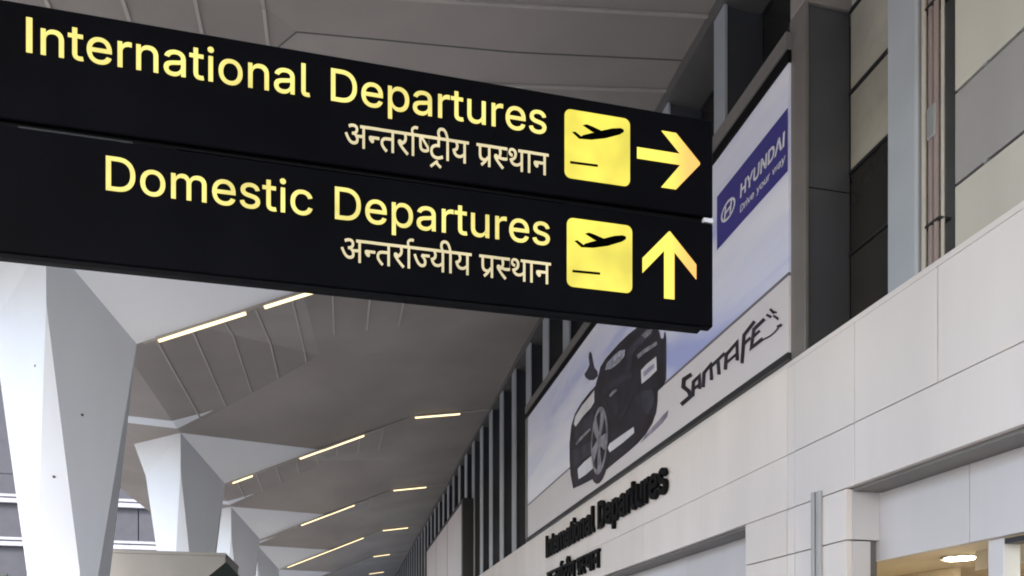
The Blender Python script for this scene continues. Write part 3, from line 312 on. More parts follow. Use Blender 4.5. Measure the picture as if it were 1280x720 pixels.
HINDI_DOMESTIC = (7.161, [
    ["470 218 467 185 459 157 444 133 425 114 400 99 374 89 344 82 312 80 270 84 231 96 194 116 159 144 126 181 93 229 61 287 29 356 100 382 122 332 145 287 168 248 193 215 219 188 246 168 275 157 305 153 323 154 340 157 354 163 367 171 378 181 385 193 390 209 391 227 390 245 386 262 379 278 371 293 360 307 347 321 333 334 318 347 304 345 290 343 275 342 260 341 255 411 287 413 313 418 335 425 352 435 364 447 373 461 378 476 380 494 379 511 374 525 367 537 357 546 344 553 331 558 317 561 302 562 284 561 267 560 250 556 235 552 220 547 204 540 188 533 171 525 146 594 160 601 175 607 192 614 211 620 230 625 252 629 274 631 298 632 335 630 367 622 394 610 418 593 436 572 449 549 456 523 459 495 455 458 442 426 421 398 392 375 397 370 403 365 407 360 412 355 431 353 450 351 468 350 486 350 502 350 516 351 530 352 543 353 556 355 568 357 581 360 594 363 594 551 521 551 521 622 779 622 779 551 675 551 675 0 594 0 594 290 582 287 570 285 559 283 547 282 535 280 523 280 511 279 498 279 489 279 479 280 467 281 455 282 462 267 466 251 469 235"],
    ["1145 298 968 298 968 244 967 231 965 220 960 210 954 202 946 196 938 192 928 189 917 188 905 189 892 193 879 200 866 209 853 220 841 232 830 246 820 260 812 275 806 290 802 304 801 318 802 329 804 339 809 347 815 355 823 361 833 366 846 368 862 369 1145 369"],
    ["1145 551 764 551 764 622 1145 622"],
    ["1621 551 1621 0 1540 0 1540 328 1431 328 1402 328 1378 327 1357 325 1340 322 1325 318 1312 313 1300 307 1290 299 1280 288 1272 274 1267 257 1266 237 1268 213 1275 189 1287 165 1303 143 1324 119 1349 94 1378 68 1411 40 1357 -12 1334 8 1313 28 1292 48 1272 68 1253 88 1236 109 1221 130 1209 151 1198 173 1191 195 1186 218 1185 242 1186 259 1188 275 1193 291 1199 305 1206 318 1214 330 1223 341 1233 351 1248 363 1265 373 1283 381 1303 388 1325 393 1351 396 1380 398 1412 399 1540 399 1540 551 1140 551 1140 622 1724 622 1724 551"],
    ["2105 42 2051 -12 2022 13 1994 37 1966 62 1940 87 1915 112 1891 136 1869 159 1848 181 1829 202 1812 222 1797 240 1785 256 1775 271 1767 284 1761 295 1757 305 1754 314 1752 323 1750 331 1750 340 1751 349 1754 359 1758 367 1765 376 1774 383 1785 389 1798 392 1814 393 1826 392 1837 390 1848 387 1858 382 1867 375 1875 368 1883 359 1891 349 1909 360 1925 371 1938 385 1948 399 1956 415 1962 431 1965 449 1966 468 1966 479 1965 491 1963 502 1961 514 1958 524 1955 534 1952 543 1949 551 1710 551 1710 622 2134 622 2134 551 2030 551 2037 532 2042 510 2045 486 2046 458 2045 432 2041 407 2034 385 2024 365 2012 347 1998 330 1982 314 1964 301 1944 288 1923 276 1901 264 1877 254 1900 228 1926 201 1953 174 1982 147 2012 119 2042 93 2073 67"],
    ["2289 551 2289 0 2208 0 2208 551 2119 551 2119 622 2392 622 2392 551"],
    ["2215 553 2193 658 2184 694 2190 737 2212 775 2246 805 2288 825 2334 834 2382 831 2423 819 2403 754 2370 764 2339 766 2309 760 2283 748 2265 732 2255 715 2252 698 2259 673 2281 567"],
    ["2946 370 2813 370 2794 370 2778 371 2766 372 2756 373 2773 357 2789 340 2802 322 2814 303 2824 283 2831 262 2835 240 2836 218 2835 196 2831 176 2824 157 2816 141 2804 127 2792 114 2777 104 2762 95 2744 88 2726 84 2708 81 2688 80 2662 82 2636 88 2611 97 2587 111 2563 128 2540 151 2517 179 2495 212 2473 250 2451 294 2430 345 2409 401 2480 426 2503 363 2527 308 2551 261 2576 223 2602 192 2628 170 2656 157 2684 153 2699 154 2713 157 2726 163 2737 170 2745 180 2752 193 2756 208 2757 227 2755 249 2749 270 2740 290 2727 310 2710 329 2692 346 2673 362 2651 377 2680 441 2946 441", "2946 551 2378 551 2378 622 2946 622"],
    ["3536 622 3536 551 3432 551 3432 0 3351 0 3351 179 3336 170 3320 162 3303 154 3284 147 3264 140 3242 136 3219 133 3194 132 3151 136 3113 147 3078 166 3049 193 3023 225 3003 263 2989 305 2979 353 3008 360 3033 369 3054 378 3071 390 3084 403 3094 418 3099 436 3101 457 3100 471 3098 484 3095 497 3090 509 3084 521 3077 532 3071 542 3064 551 2941 551 2941 622", "3070 301 3081 278 3093 258 3106 241 3121 228 3137 217 3156 209 3177 205 3200 203 3224 204 3247 208 3268 215 3287 224 3305 235 3321 247 3337 260 3351 274 3351 551 3152 551 3165 525 3174 498 3179 472 3181 445 3174 396 3153 355 3119 324"],
    ["3336 615 3328 632 3321 649 3315 666 3310 682 3306 698 3303 715 3302 731 3301 748 3304 779 3311 807 3325 832 3343 855 3366 873 3393 886 3425 893 3460 896 3489 894 3515 889 3539 880 3560 868 3579 851 3597 831 3614 807 3629 779 3643 746 3657 709 3671 668 3684 622 3794 622 3794 551 3691 551 3691 0 3610 0 3610 551 3521 551 3521 622 3608 622 3594 671 3579 712 3565 747 3550 776 3533 797 3513 813 3490 822 3464 825 3445 823 3429 819 3415 811 3403 801 3394 787 3387 771 3383 753 3382 733 3383 716 3384 701 3388 686 3392 672 3397 658 3403 644 3409 629 3416 615"],
    ["4375 622 4375 551 4271 551 4271 0 4190 0 4190 179 4175 170 4159 162 4142 154 4123 147 4103 140 4081 136 4058 133 4033 132 3990 136 3952 147 3917 166 3888 193 3862 225 3842 263 3828 305 3818 353 3847 360 3872 369 3893 378 3910 390 3923 403 3933 418 3938 436 3940 457 3939 471 3937 484 3934 497 3929 509 3923 521 3916 532 3910 542 3903 551 3780 551 3780 622", "3909 301 3920 278 3932 258 3945 241 3960 228 3976 217 3995 209 4016 205 4039 203 4063 204 4086 208 4107 215 4126 224 4144 235 4160 247 4176 260 4190 274 4190 551 3991 551 4004 525 4013 498 4018 472 4020 445 4013 396 3992 355 3958 324"],
    ["5119 551 5119 0 5038 0 5038 191 5023 182 5008 174 4992 166 4975 159 4957 153 4938 149 4917 147 4894 146 4874 147 4856 149 4838 154 4822 160 4806 167 4792 175 4779 184 4768 194 4756 208 4746 223 4738 240 4731 258 4726 277 4722 301 4720 328 4719 358 4719 551 4640 551 4640 622 5223 622 5223 551", "5038 551 4800 551 4800 369 4800 350 4801 332 4802 317 4803 304 4805 293 4807 282 4809 273 4813 266 4816 258 4820 252 4825 246 4830 240 4843 230 4860 223 4880 218 4903 217 4923 218 4942 222 4960 228 4978 236 4995 246 5011 257 5025 268 5038 280"],
    ["5068 247 4965 114 4832 1 4784 59 4911 166 5008 293"],
    ["5710 265 5700 262 5685 259 5671 256 5656 254 5641 253 5625 252 5607 251 5588 251 5567 251 5545 253 5522 255 5500 259 5477 262 5456 267 5437 272 5420 277 5410 271 5399 265 5387 259 5375 253 5396 227 5420 200 5445 173 5472 146 5500 119 5528 93 5558 67 5588 42 5534 -12 5506 13 5480 37 5454 62 5429 87 5404 112 5382 136 5361 159 5341 181 5323 202 5307 222 5293 240 5281 256 5271 271 5263 284 5257 295 5254 305 5251 314 5249 323 5248 331 5248 340 5249 349 5252 359 5256 367 5263 376 5272 383 5283 389 5296 392 5312 393 5324 392 5335 390 5346 387 5356 382 5365 375 5373 368 5381 359 5389 350 5399 360 5407 372 5413 384 5418 399 5421 413 5423 428 5425 443 5425 458 5425 473 5424 487 5422 500 5421 512 5418 523 5415 534 5412 543 5409 551 5208 551 5208 622 5710 622", "5710 551 5489 551 5492 542 5495 533 5498 522 5501 511 5503 499 5505 486 5506 473 5506 458 5505 438 5504 419 5501 401 5497 385 5491 370 5485 356 5478 344 5470 333 5496 328 5523 325 5550 323 5577 322 5596 322 5614 323 5632 324 5648 326 5664 328 5681 331 5697 335 5710 338"],
    ["6258 551 6258 0 6177 0 6177 180 6162 171 6145 162 6127 154 6108 147 6087 140 6064 136 6040 133 6013 132 5972 135 5934 144 5900 159 5869 181 5841 208 5819 240 5801 278 5788 322 5832 333 5869 346 5899 361 5922 378 5938 396 5950 418 5958 441 5960 467 5959 490 5954 511 5947 528 5937 543 5924 554 5910 562 5894 566 5876 568 5864 567 5853 565 5844 561 5835 556 5828 549 5823 541 5820 532 5819 521 5824 498 5839 481 5865 468 5900 461 5892 391 5861 397 5834 405 5810 417 5789 431 5772 447 5761 468 5753 492 5751 519 5753 545 5760 568 5772 588 5788 604 5807 616 5828 625 5852 630 5877 632 5897 631 5917 628 5937 622 5956 615 5973 605 5990 592 6004 578 6017 561 6028 542 6035 520 6040 496 6041 469 6038 434 6031 402 6019 374 6001 349 5979 327 5953 307 5922 290 5887 274 5899 257 5912 243 5925 230 5939 221 5955 213 5974 207 5995 204 6019 203 6044 204 6067 208 6089 214 6108 223 6126 234 6144 246 6161 260 6177 275 6177 551 6095 551 6095 622 6361 622 6361 551"],
    ["6517 551 6517 0 6436 0 6436 551 6347 551 6347 622 6620 622 6620 551"],
    ["6606 622 7175 622 7175 551 7072 551 7072 0 6991 0 6991 298 6810 298 6810 244 6809 231 6807 220 6802 210 6796 202 6788 196 6780 192 6770 189 6759 188 6747 189 6734 193 6721 200 6708 209 6695 220 6683 232 6672 246 6662 260 6654 275 6648 290 6644 304 6643 318 6644 329 6646 339 6651 347 6657 355 6665 361 6675 366 6688 368 6704 369 6991 369 6991 551 6606 551"],
])
POSTER_CAR = {'body': ('print_black', [(16.063, 3.992), (16.266, 4.345), (16.34, 4.692), (16.34, 5.076), (16.21, 5.418), (15.937, 5.6), (15.45, 5.69), (14.926, 5.711), (14.555, 5.707), (14.464, 5.791), (14.346, 5.873), (14.258, 5.975), (13.972, 6.015), (13.616, 6.012), (13.175, 6.002), (12.76, 5.967), (12.324, 5.906), (11.977, 5.786), (11.688, 5.658), (11.489, 5.539), (11.392, 5.418), (11.335, 5.291), (11.165, 5.219), (11.138, 4.869), (11.147, 4.557), (11.24, 4.507), (11.45, 4.505), (11.47, 4.33), (11.529, 4.168), (11.688, 4.044), (11.977, 3.946), (12.302, 3.901), (12.713, 3.882), (13.51, 3.867), (14.346, 3.845), (14.863, 3.884), (15.45, 3.933)], 0.006), 'mirror': ('print_mid', [(15.184, 6.11), (15.266, 6.212), (15.086, 6.226), (14.926, 6.275), (14.99, 6.461), (14.926, 6.547), (14.8, 6.475), (14.707, 6.259), (14.615, 6.094), (14.435, 5.956), (14.405, 5.847), (14.646, 5.858), (14.958, 5.974)], 0.007), 'aerial': ('print_mid', [(11.231, 5.247), (11.203, 5.328), (11.165, 5.319), (11.128, 5.203), (11.128, 4.55), (11.184, 4.571)], 0.008), 'shadow': ('print_shadow', [(11.956, 3.94), (11.548, 3.999), (11.24, 4.042), (11.055, 4.057), (11.092, 3.97), (11.278, 3.922), (11.668, 3.893), (12.192, 3.869)], 0.004), 'bonnet': ('print_white', [(16.009, 5.398), (15.901, 5.524), (15.416, 5.605), (14.895, 5.619), (14.615, 5.64), (14.615, 5.403), (14.832, 5.357), (15.349, 5.355), (15.866, 5.3)], 0.01), 'bonnet_shade': ('print_mid', [(15.901, 5.215), (15.655, 5.266), (15.119, 5.26), (14.707, 5.256), (14.646, 5.028), (14.769, 4.868), (14.958, 5.016), (15.586, 5.013), (15.866, 4.98)], 0.01), 'lamp': ('print_silver', [(15.866, 4.927), (15.552, 4.972), (14.895, 4.966), (14.832, 4.907), (15.416, 4.89), (15.795, 4.874)], 0.012), 'grille': ('print_mid', [(16.082, 4.828), (15.621, 4.761), (14.769, 4.688), (14.738, 4.41), (15.484, 4.43), (16.009, 4.463)], 0.01), 'number_plate': ('print_white', [(15.725, 4.336), (15.25, 4.368), (14.738, 4.361), (14.677, 4.086), (15.184, 4.074), (15.655, 4.097)], 0.012), 'windscreen': ('print_glass', [(13.972, 5.797), (13.861, 5.886), (13.537, 5.887), (13.175, 5.85), (12.904, 5.756), (12.928, 5.652), (13.175, 5.634), (13.59, 5.687)], 0.01), 'windscreen_shine': ('print_silver', [(13.484, 5.756), (13.251, 5.773), (13.125, 5.713), (13.175, 5.661), (13.38, 5.67)], 0.012), 'side_glass': ('print_mid', [(12.808, 5.708), (12.527, 5.713), (12.192, 5.689), (11.852, 5.633), (11.588, 5.542), (11.628, 5.464), (11.956, 5.506), (12.302, 5.542), (12.55, 5.525), (12.573, 5.294), (12.737, 5.261), (12.808, 5.446)], 0.01), 'rear_glass_shine': ('print_silver', [(12.127, 5.686), (11.914, 5.677), (11.668, 5.585), (11.729, 5.539), (11.977, 5.564)], 0.012), 'roof_rail': ('print_silver', [(12.324, 5.425), (12.02, 5.401), (11.489, 5.309), (11.47, 5.246), (11.956, 5.318), (12.28, 5.34)], 0.012), 'quarter_panel': ('print_white', [(12.148, 5.096), (11.893, 5.104), (11.509, 5.072), (11.489, 4.843), (11.79, 4.837), (12.127, 4.855)], 0.01), 'quarter_slot': ('print_grey', [(12.041, 5.022), (11.81, 5.015), (11.588, 4.992), (11.588, 4.921), (11.81, 4.926), (12.02, 4.931)], 0.013), 'door_handle': ('print_silver', [(13.724, 5.218), (13.563, 5.244), (13.328, 5.205), (13.302, 5.16), (13.484, 5.17), (13.67, 5.171)], 0.012), 'door_seam': ('print_mid', [(12.55, 4.916), (12.481, 4.883), (12.643, 4.725), (12.856, 4.632), (13.175, 4.585), (13.226, 4.629), (12.928, 4.673), (12.713, 4.767)], 0.012), 'door_shine': ('print_mid', [(14.114, 5.498), (13.724, 5.478), (12.977, 5.335), (12.527, 5.216), (12.527, 5.122), (12.977, 5.211), (13.643, 5.328), (14.057, 5.316)], 0.01), 'door_column': ('print_mid', [(13.484, 5.087), (13.302, 5.051), (13.277, 4.744), (13.432, 4.768)], 0.011), 'rear_arch': ('print_mid', [(12.414, 4.74), (12.084, 4.723), (11.668, 4.599), (11.568, 4.443), (11.628, 4.296), (11.872, 4.224), (12.084, 4.458), (12.28, 4.541)], 0.01), 'sill_shine': ('print_white', [(13.806, 4.245), (13.697, 4.297), (13.076, 4.268), (12.481, 4.235), (12.459, 4.125), (12.977, 4.115), (13.697, 4.13)], 0.012)}
WHEEL = (14.316, 4.532)
SANTA_STROKES = [[(10.274, 4.341), (10.558, 4.366), (10.587, 4.233), (10.392, 4.096), (10.349, 4.029), (10.635, 4.019), (10.544, 3.942), (10.193, 3.958), (10.281, 4.093), (10.444, 4.209), (10.427, 4.283), (10.202, 4.264)], [(10.147, 3.949), (10.132, 4.144), (10.037, 4.154), (10.035, 4.015), (9.933, 3.979), (9.951, 4.218), (10.237, 4.203), (10.254, 3.988)], [(10.148, 4.042), (9.97, 4.039), (10.019, 4.086), (10.198, 4.089)], [(9.826, 3.962), (9.802, 4.147), (9.686, 4.179), (9.677, 4.008), (9.581, 3.974), (9.62, 4.249), (9.9, 4.202), (9.927, 4.002)], [(9.594, 4.158), (9.222, 4.186), (9.278, 4.237), (9.653, 4.21)], [(9.489, 4.203), (9.461, 4.002), (9.369, 3.97), (9.397, 4.169)], [(9.197, 3.968), (9.171, 4.149), (8.967, 4.19), (8.969, 3.998), (8.885, 3.965), (8.903, 4.252), (9.257, 4.201), (9.285, 4.005)], [(9.182, 4.044), (8.922, 4.053), (8.965, 4.095), (9.228, 4.087)], [(8.769, 3.883), (8.721, 4.214), (8.474, 4.274), (8.535, 4.326), (8.8, 4.263), (8.85, 3.918)], [(8.77, 4.103), (8.577, 4.116), (8.621, 4.16), (8.816, 4.148)], [(8.303, 4.252), (8.557, 4.233), (8.626, 3.981), (8.291, 3.981), (8.338, 4.032), (8.541, 4.025), (8.484, 4.182), (8.252, 4.2)], [(8.531, 4.102), (8.363, 4.111), (8.402, 4.151), (8.572, 4.142)], [(8.308, 3.983), (8.145, 3.958), (8.029, 3.964), (7.972, 3.983), (7.994, 4.001), (8.049, 3.983), (8.161, 3.977), (8.321, 4.002)]]
SUN_RAYS = [[(8.246, 4.25), (8.137, 4.169), (8.111, 4.184), (8.22, 4.265)], [(8.174, 4.288), (8.087, 4.197), (8.047, 4.199), (8.133, 4.29)], [(8.097, 4.173), (7.991, 4.082), (7.962, 4.091), (8.067, 4.182)], [(7.992, 3.991), (7.896, 3.975), (7.919, 4.012), (8.016, 4.028)], [(8.105, 4.23), (8.016, 4.173), (8.006, 4.187), (8.094, 4.243)]]
GZ = -1.6                      # ground level
WX = 5.0                       # front plane of the terminal wall
PITCH, Y1 = 10.76, 15.17       # canopy columns along +Y
NCOL = 10
# ================================================================== ground
struct(B(-400, 400, -300, 700, GZ - 1.0, GZ - 0.3).build('ground', M['ground']))
struct(B(-22, -7.6, -60, 260, GZ - 0.3, GZ - 0.14).build('road', M['asphalt']))
pv = struct(B(-7.3, 12, -60, 260, GZ - 0.3, GZ).build('pavement', M['paving']))
struct(B(-7.6, -7.3, -60, 260, GZ - 0.3, GZ + 0.004).build('kerb', M['kerb']))
lm = MB()
for i in range(40): lm.box(-14.9, -14.75, -40 + i * 6, -37 + i * 6, GZ - 0.14, GZ - 0.136)
struct(lm.build('lane_marking', M['line_paint']))

# ================================================================== terminal building
T = thing('terminal_building', (WX, 0, GZ), 'long terminal front with white cladding, dark fins and glazing on the right', 'building')
YN, YF = -5.0, 112.0
LEDGE, MID, LINTEL = 3.54, 2.47, 1.845
B(5.075, 5.30, YN, YF, LINTEL + 0.01, LEDGE - 0.07).build('wall', M['backing'], T)
B(5.01, 5.75, YN, YF, LEDGE - 0.06, LEDGE - 0.004).build('ledge', M['white_panel'], T)
def panel(y0, y1, z0, z1, mat='white_panel', x=WX, gap=0.005, name='panel', d=0.07):
    dx = rnd.uniform(-0.0025, 0.0025)
    return B(x + dx, x + d, y0 + gap, y1 - gap, z0 + gap, z1 - gap).build(name, M[mat], T, 0.003)
# near rows
ya = [7.71, 6.68, 5.59, 4.53, 3.47, 2.4, 1.3, 0.2, -2.0, YN]
for i in range(len(ya) - 1):
    panel(ya[i + 1], ya[i], MID, LEDGE - 0.064)
yb = [7.71, 6.68, 4.53, 2.4, 0.2, YN]
for i in range(len(yb) - 1): panel(yb[i + 1], yb[i], LINTEL, MID)
# far rows, below the advertisement and beyond
y = 7.86; i = 0
while y < 60:
    panel(y, y + 2.14, MID, LEDGE - 0.064, 'white_panel_warm_lit', gap=0.003)
    panel(y, y + 2.14, LINTEL, MID, 'white_panel_warm_lit', gap=0.003)
    y += 2.14
panel(y, YF, MID, LEDGE - 0.064); panel(y, YF, LINTEL, MID)
panel(7.71, 7.86, LINTEL, MID, gap=0.004); panel(7.71, 7.86, MID, LEDGE - 0.064, gap=0.004)
# pier between the two recesses
B(5.075, 5.40, 6.86, 8.73, GZ, LINTEL).build('pier_core', M['backing'], T)
for z0, z1 in ((1.32, LINTEL), (0.3, 1.32), (GZ, 0.3)):
    for a, b in ((6.80, 7.71), (7.71, 7.86), (7.86, 8.79)): panel(a, b, z0, z1, 'white_panel' if a < 7.8 else 'white_panel_warm_lit', gap=0.006)
    B(5.072, 5.39 if z1 > 1.4 else 5.28, 6.80, 6.858, z0 + 0.008, z1 - 0.008).build('return_panel', M['fascia'], T, 0.003)
    B(5.072, 5.39, 8.732, 8.79, z0 + 0.008, z1 - 0.008).build('return_panel', M['fascia'], T, 0.003)
# recess soffits and set-back fascias
B(5.072, 5.46, YN, 6.795, LINTEL - 0.03, LINTEL + 0.008).build('soffit', M['frame_grey'], T)
B(5.072, 5.46, 8.795, YF, LINTEL - 0.03, LINTEL + 0.008).build('soffit', M['frame_grey'], T)
FB = 1.12
for a, b in ((YN, 1.3), (1.3, 3.47), (3.47, 5.66), (5.66, 6.95)):
    B(5.39, 5.47, a + 0.004, b - 0.004, FB, LINTEL - 0.032).build('fascia_panel', M['fascia'], T, 0.003)
y = 8.66
while y < 50:
    B(5.39, 5.47, y + 0.004, y + 2.6, 0.95, LINTEL - 0.032).build('fascia_panel', M['fascia'], T, 0.003); y += 2.604
# shop front glazing left of the pier (below the frame of the photo)
B(5.5, 5.52, 8.8, 50, GZ, 0.95).build('shop_glass', M['glass_dark'], T)
# lit entrance right of the pier
B(10.0, 10.1, YN, 9.05, GZ, 1.5).build('interior_wall', M['interior_wall'], T)
B(5.30, 10.0, 8.9, 9.05, GZ, 1.5).build('interior_wall', M['interior_wall'], T)
B(5.30, 10.0, YN - 0.1, YN, GZ, 1.5).build('interior_wall', M['interior_wall'], T)
B(5.475, 10.1, YN, 9.05, 1.26, 1.33).build('interior_ceiling', M['interior_ceiling'], T)
B(5.30, 10.1, YN, 8.9, GZ + 0.002, GZ + 0.02).build('interior_floor', M['interior_floor'], T)
B(7.3, 7.4, 7.9, 8.89, GZ, 1.255).build('interior_partition', M['interior_wall'], T)
B(5.45, 5.62, 5.36, 5.52, GZ, FB - 0.004).build('door_jamb', M['fascia'], T, 0.004)
B(5.45, 5.62, 2.9, 3.06, GZ, FB - 0.004).build('door_jamb', M['fascia'], T, 0.004)
B(6.6, 6.72, YN, 6.85, 1.06, 1.258).build('bulkhead', M['interior_ceiling'], T)
B(5.45, 5.60, 5.14, 5.35, FB - 0.06, FB - 0.015).build('door_track', M['dark_metal'], T)
# ------- upper storey
FIN0, FSP = 7.66, 1.82
fins = [FIN0 + FSP * k for k in range(0, 56)]
ZT = 8.94
for k, fy in enumerate(fins):
    big = (k == 0); top = 7.42 if big else ZT
    f = B(5.05, 5.60, fy - 0.10, fy + 0.10, LEDGE, top).build('fin', M['fin_side'], T)
    B(5.0, 5.048, fy - (0.15 if k < 5 else 0.24), fy + (0.15 if k < 5 else 0.24), LEDGE, top).build('fin_cap', M['brown_cap' if big else 'fin_cap'], f, 0.006)
    if big:
        for zz in (5.38,): B(5.055, 5.595, fy - 0.103, fy - 0.1005, zz, zz + 0.012).build('seam', M['black'], f)
B(5.0, 5.75, 7.52, 7.80, 7.424, 9.0).build('beam', M['beam'], T, 0.01)
B(5.05, 5.62, 5.9, 6.28, LEDGE, ZT).build('column_casing', M['pale_column'], T, 0.02)
# glazing behind the fins
B(5.72, 5.76, YN, YF, LEDGE, 9.6).build('inner_wall', M['black'], T)
rows = [LEDGE, 4.68, 5.6, 6.5, 7.42, 8.2, ZT]
def bay(y0, y1, kinds, detailed=True):
    if detailed:
        for r in range(len(rows) - 1):
            B(5.60, 5.62, y0 + 0.01, y1 - 0.01, rows[r] + 0.02, rows[r + 1] - 0.02).build('window_pane', M[kinds[min(r, len(kinds) - 1)]], T)
            B(5.575, 5.63, y0 + 0.004, y1 - 0.004, rows[r + 1] - 0.018, rows[r + 1] + 0.018).build('transom', M['dark_metal'], T)
    else:
        B(5.60, 5.62, y0 + 0.01, y1 - 0.01, LEDGE, ZT).build('window_pane', M[kinds[0]], T)
bay(6.29, 7.55, ['glass_dark', 'glass_dark', 'cream_blind', 'cream_blind', 'cream_panel', 'cream_blind'])
for k in range(len(fins) - 1):
    ks = ['glass_blue_reflect', 'glass_dark', 'glass_dark', 'glass_dark', 'glass_dark', 'glass_dark']
    if k >= 5: ks = ['glass_blue_reflect', 'glass_blue_reflect', 'glass_blue_reflect', 'glass_grey_reflect', 'glass_grey_reflect', 'glass_grey_reflect']
    if k in (5,): ks[4] = ks[5] = 'cream_blind'
    if k in (11, 13): ks = ['cream_blind']
    bay(fins[k] + 0.1, fins[k + 1] - 0.1, ks, k < 14)
for yy, z0, z1, mt in ((8.35, 7.5, 8.6, 'cream_blind'), (8.9, 7.3, 7.95, 'grey_panel')):
    B(5.585, 5.598, yy - 0.10, yy + 0.10, z0, z1).build('blind_strip', M[mt], T)
B(4.97, 5.9, 7.82, YF, ZT, 9.60).build('header', M['header'], T)
# big cream panels right of the pale column
rz = [LEDGE, 4.22, 5.03, 5.87, 6.72, 7.6, 8.5]
rm = ['cream_panel', 'grey_panel', 'cream_panel', 'grey_panel', 'cream_panel', 'grey_panel']
B(5.30, 5.40, YN, 5.66, LEDGE, 8.5).build('panel_backing', M['black'], T)
for r in range(6):
    for a, b in ((3.8, 5.64), (1.9, 3.8), (0.0, 1.9), (YN, 0.0)):
        B(5.215, 5.26, a + 0.008, b - 0.008, rz[r] + 0.014, rz[r + 1] - 0.014).build('spandrel_panel', M[rm[r]], T, 0.004)
        if a > 3: 
            for yy in (4.2, 4.75, 5.3): B(5.205, 5.26, yy - 0.02, yy + 0.02, rz[r + 1] - 0.0135, rz[r + 1] + 0.0135).build('clip', M['aluminium'], T)
# riser pipes beside the pale column
P = thing('riser_pipes', (5.1, 5.78, LEDGE), 'bundle of brown and cream riser pipes beside the pale column above the ledge', 'pipes')
for py, px, r, mt in ((5.86, 5.10, 0.022, 'pipe_cream'), (5.80, 5.13, 0.030, 'pipe_pink'), (5.735, 5.12, 0.024, 'pipe_pink'), (5.685, 5.14, 0.016, 'pipe_cream')):
    MB().tube((px, py, LEDGE), (px, py, 9.2), r).build('pipe', M[mt], P)
B(5.085, 5.2, 5.72, 5.82, 4.72, 5.0).build('junction_box', M['aluminium'], P, 0.008)
for zz in (3.95, 5.9): B(5.09, 5.215, 5.67, 5.88, zz, zz + 0.02).build('bracket', M['dark_metal'], P)
# cable duct on the pier
D_ = thing('cable_duct', (4.95, 7.26, GZ), 'grey vertical cable duct running up the white pier', 'duct')
B(4.955, 4.998, 7.19, 7.25, GZ, 1.91).build('duct_cover', M['conduit'], D_, 0.006)
B(4.965, 4.998, 7.255, 7.275, GZ, 1.90).build('duct_cover', M['frame_grey'], D_, 0.003)
B(4.95, 4.998, 7.28, 7.335, GZ, 1.915).build('duct_cover', M['conduit'], D_, 0.006)
# downlights of the entrance
for n, (dx, dy, lab) in enumerate(((6.70, 7.17, 'round warm downlight glowing in the entrance ceiling at lower right'),)):
    dl = thing('downlight', (dx, dy, 1.25), lab, 'downlight')
    MB().tube((dx, dy, 1.236), (dx, dy, 1.258), 0.19, 0.19, 20).build('trim_ring', M['aluminium'], dl)
    MB().tube((dx, dy, 1.228), (dx, dy, 1.2355), 0.15, 0.15, 20).build('lens', M['downlight'], dl)
# lit sign inside the entrance
sg = thing('shop_sign', (5.75, 4.75, 0.5), 'glowing pale shop sign inside the entrance at the lower right corner', 'shop sign')
B(5.72, 5.80, 4.1, 5.33, 0.45, 1.03).build('light_box', M['shop_glow'], sg, 0.01)
B(5.70, 5.719, 4.1, 5.33, 0.41, 0.45).build('frame', M['aluminium'], sg)
for yy, hh in ((5.17, 0.10), (5.08, 0.16), (5.0, 0.10), (4.9, 0.13)):
    B(5.712, 5.719, yy - 0.012, yy + 0.012, 0.60, 0.60 + hh).build('letter_stroke', M['black'], sg)

# ================================================================== canopy: folded plates falling to faceted columns
CX, CA = -4.82, 1.12
YK = [Y1 + PITCH * (k - 1) for k in range(NCOL)]          # k = 0 stands beside the camera, outside the frame
roof = thing('canopy_roof', (0, 0, 6), 'folded grey canopy ceiling with white gussets over the forecourt', 'canopy')
ER, EA, EB, EW = (-3.70, 6.00), (-0.75, 7.28), (2.35, 8.62), (5.60, 9.12)      # valley line (x, z)
XEAVE, ZEAVE = -8.8, 7.45
NT, LT = 7.22, (-6.40, 7.10)
QX, QZ, QOFF = -0.60, 8.55, 4.6
def valley(x):
    P_ = [ER, EA, EB, EW]
    for a, b in zip(P_[:-1], P_[1:]):
        if x <= b[0]: return a[1] + (x - a[0]) / (b[0] - a[0]) * (b[1] - a[1])
    return EW[1]
def ridge(x):
    return QZ + (x - QX) * 0.085 if x < 2.35 else 8.80 + (x - 2.35) * 0.13
TT = [i / 20 for i in range(21)]; XS = [EA[0] + i / 16 * (EW[0] - EA[0]) for i in range(17)]
def patch(low, top, n=6):
    """smooth ruled sheet between a valley line and a ridge line"""
    mb = MB(); k = len(low)
    for j in range(n + 1):
        mb.v += [tuple(a[i] + (b[i] - a[i]) * j / n for i in range(3)) for a, b in zip(low, top)]
    mb.f = [(j * k + i, j * k + i + 1, (j + 1) * k + i + 1, (j + 1) * k + i) for j in range(n) for i in range(k - 1)]
    return mb.build('soffit_panel', M['grey_soffit'], roof, smooth=True)
def face(name, mat, pts, th=0.12):
    return MB().poly(pts, (0, 0, th)).build(name, M[mat], roof)
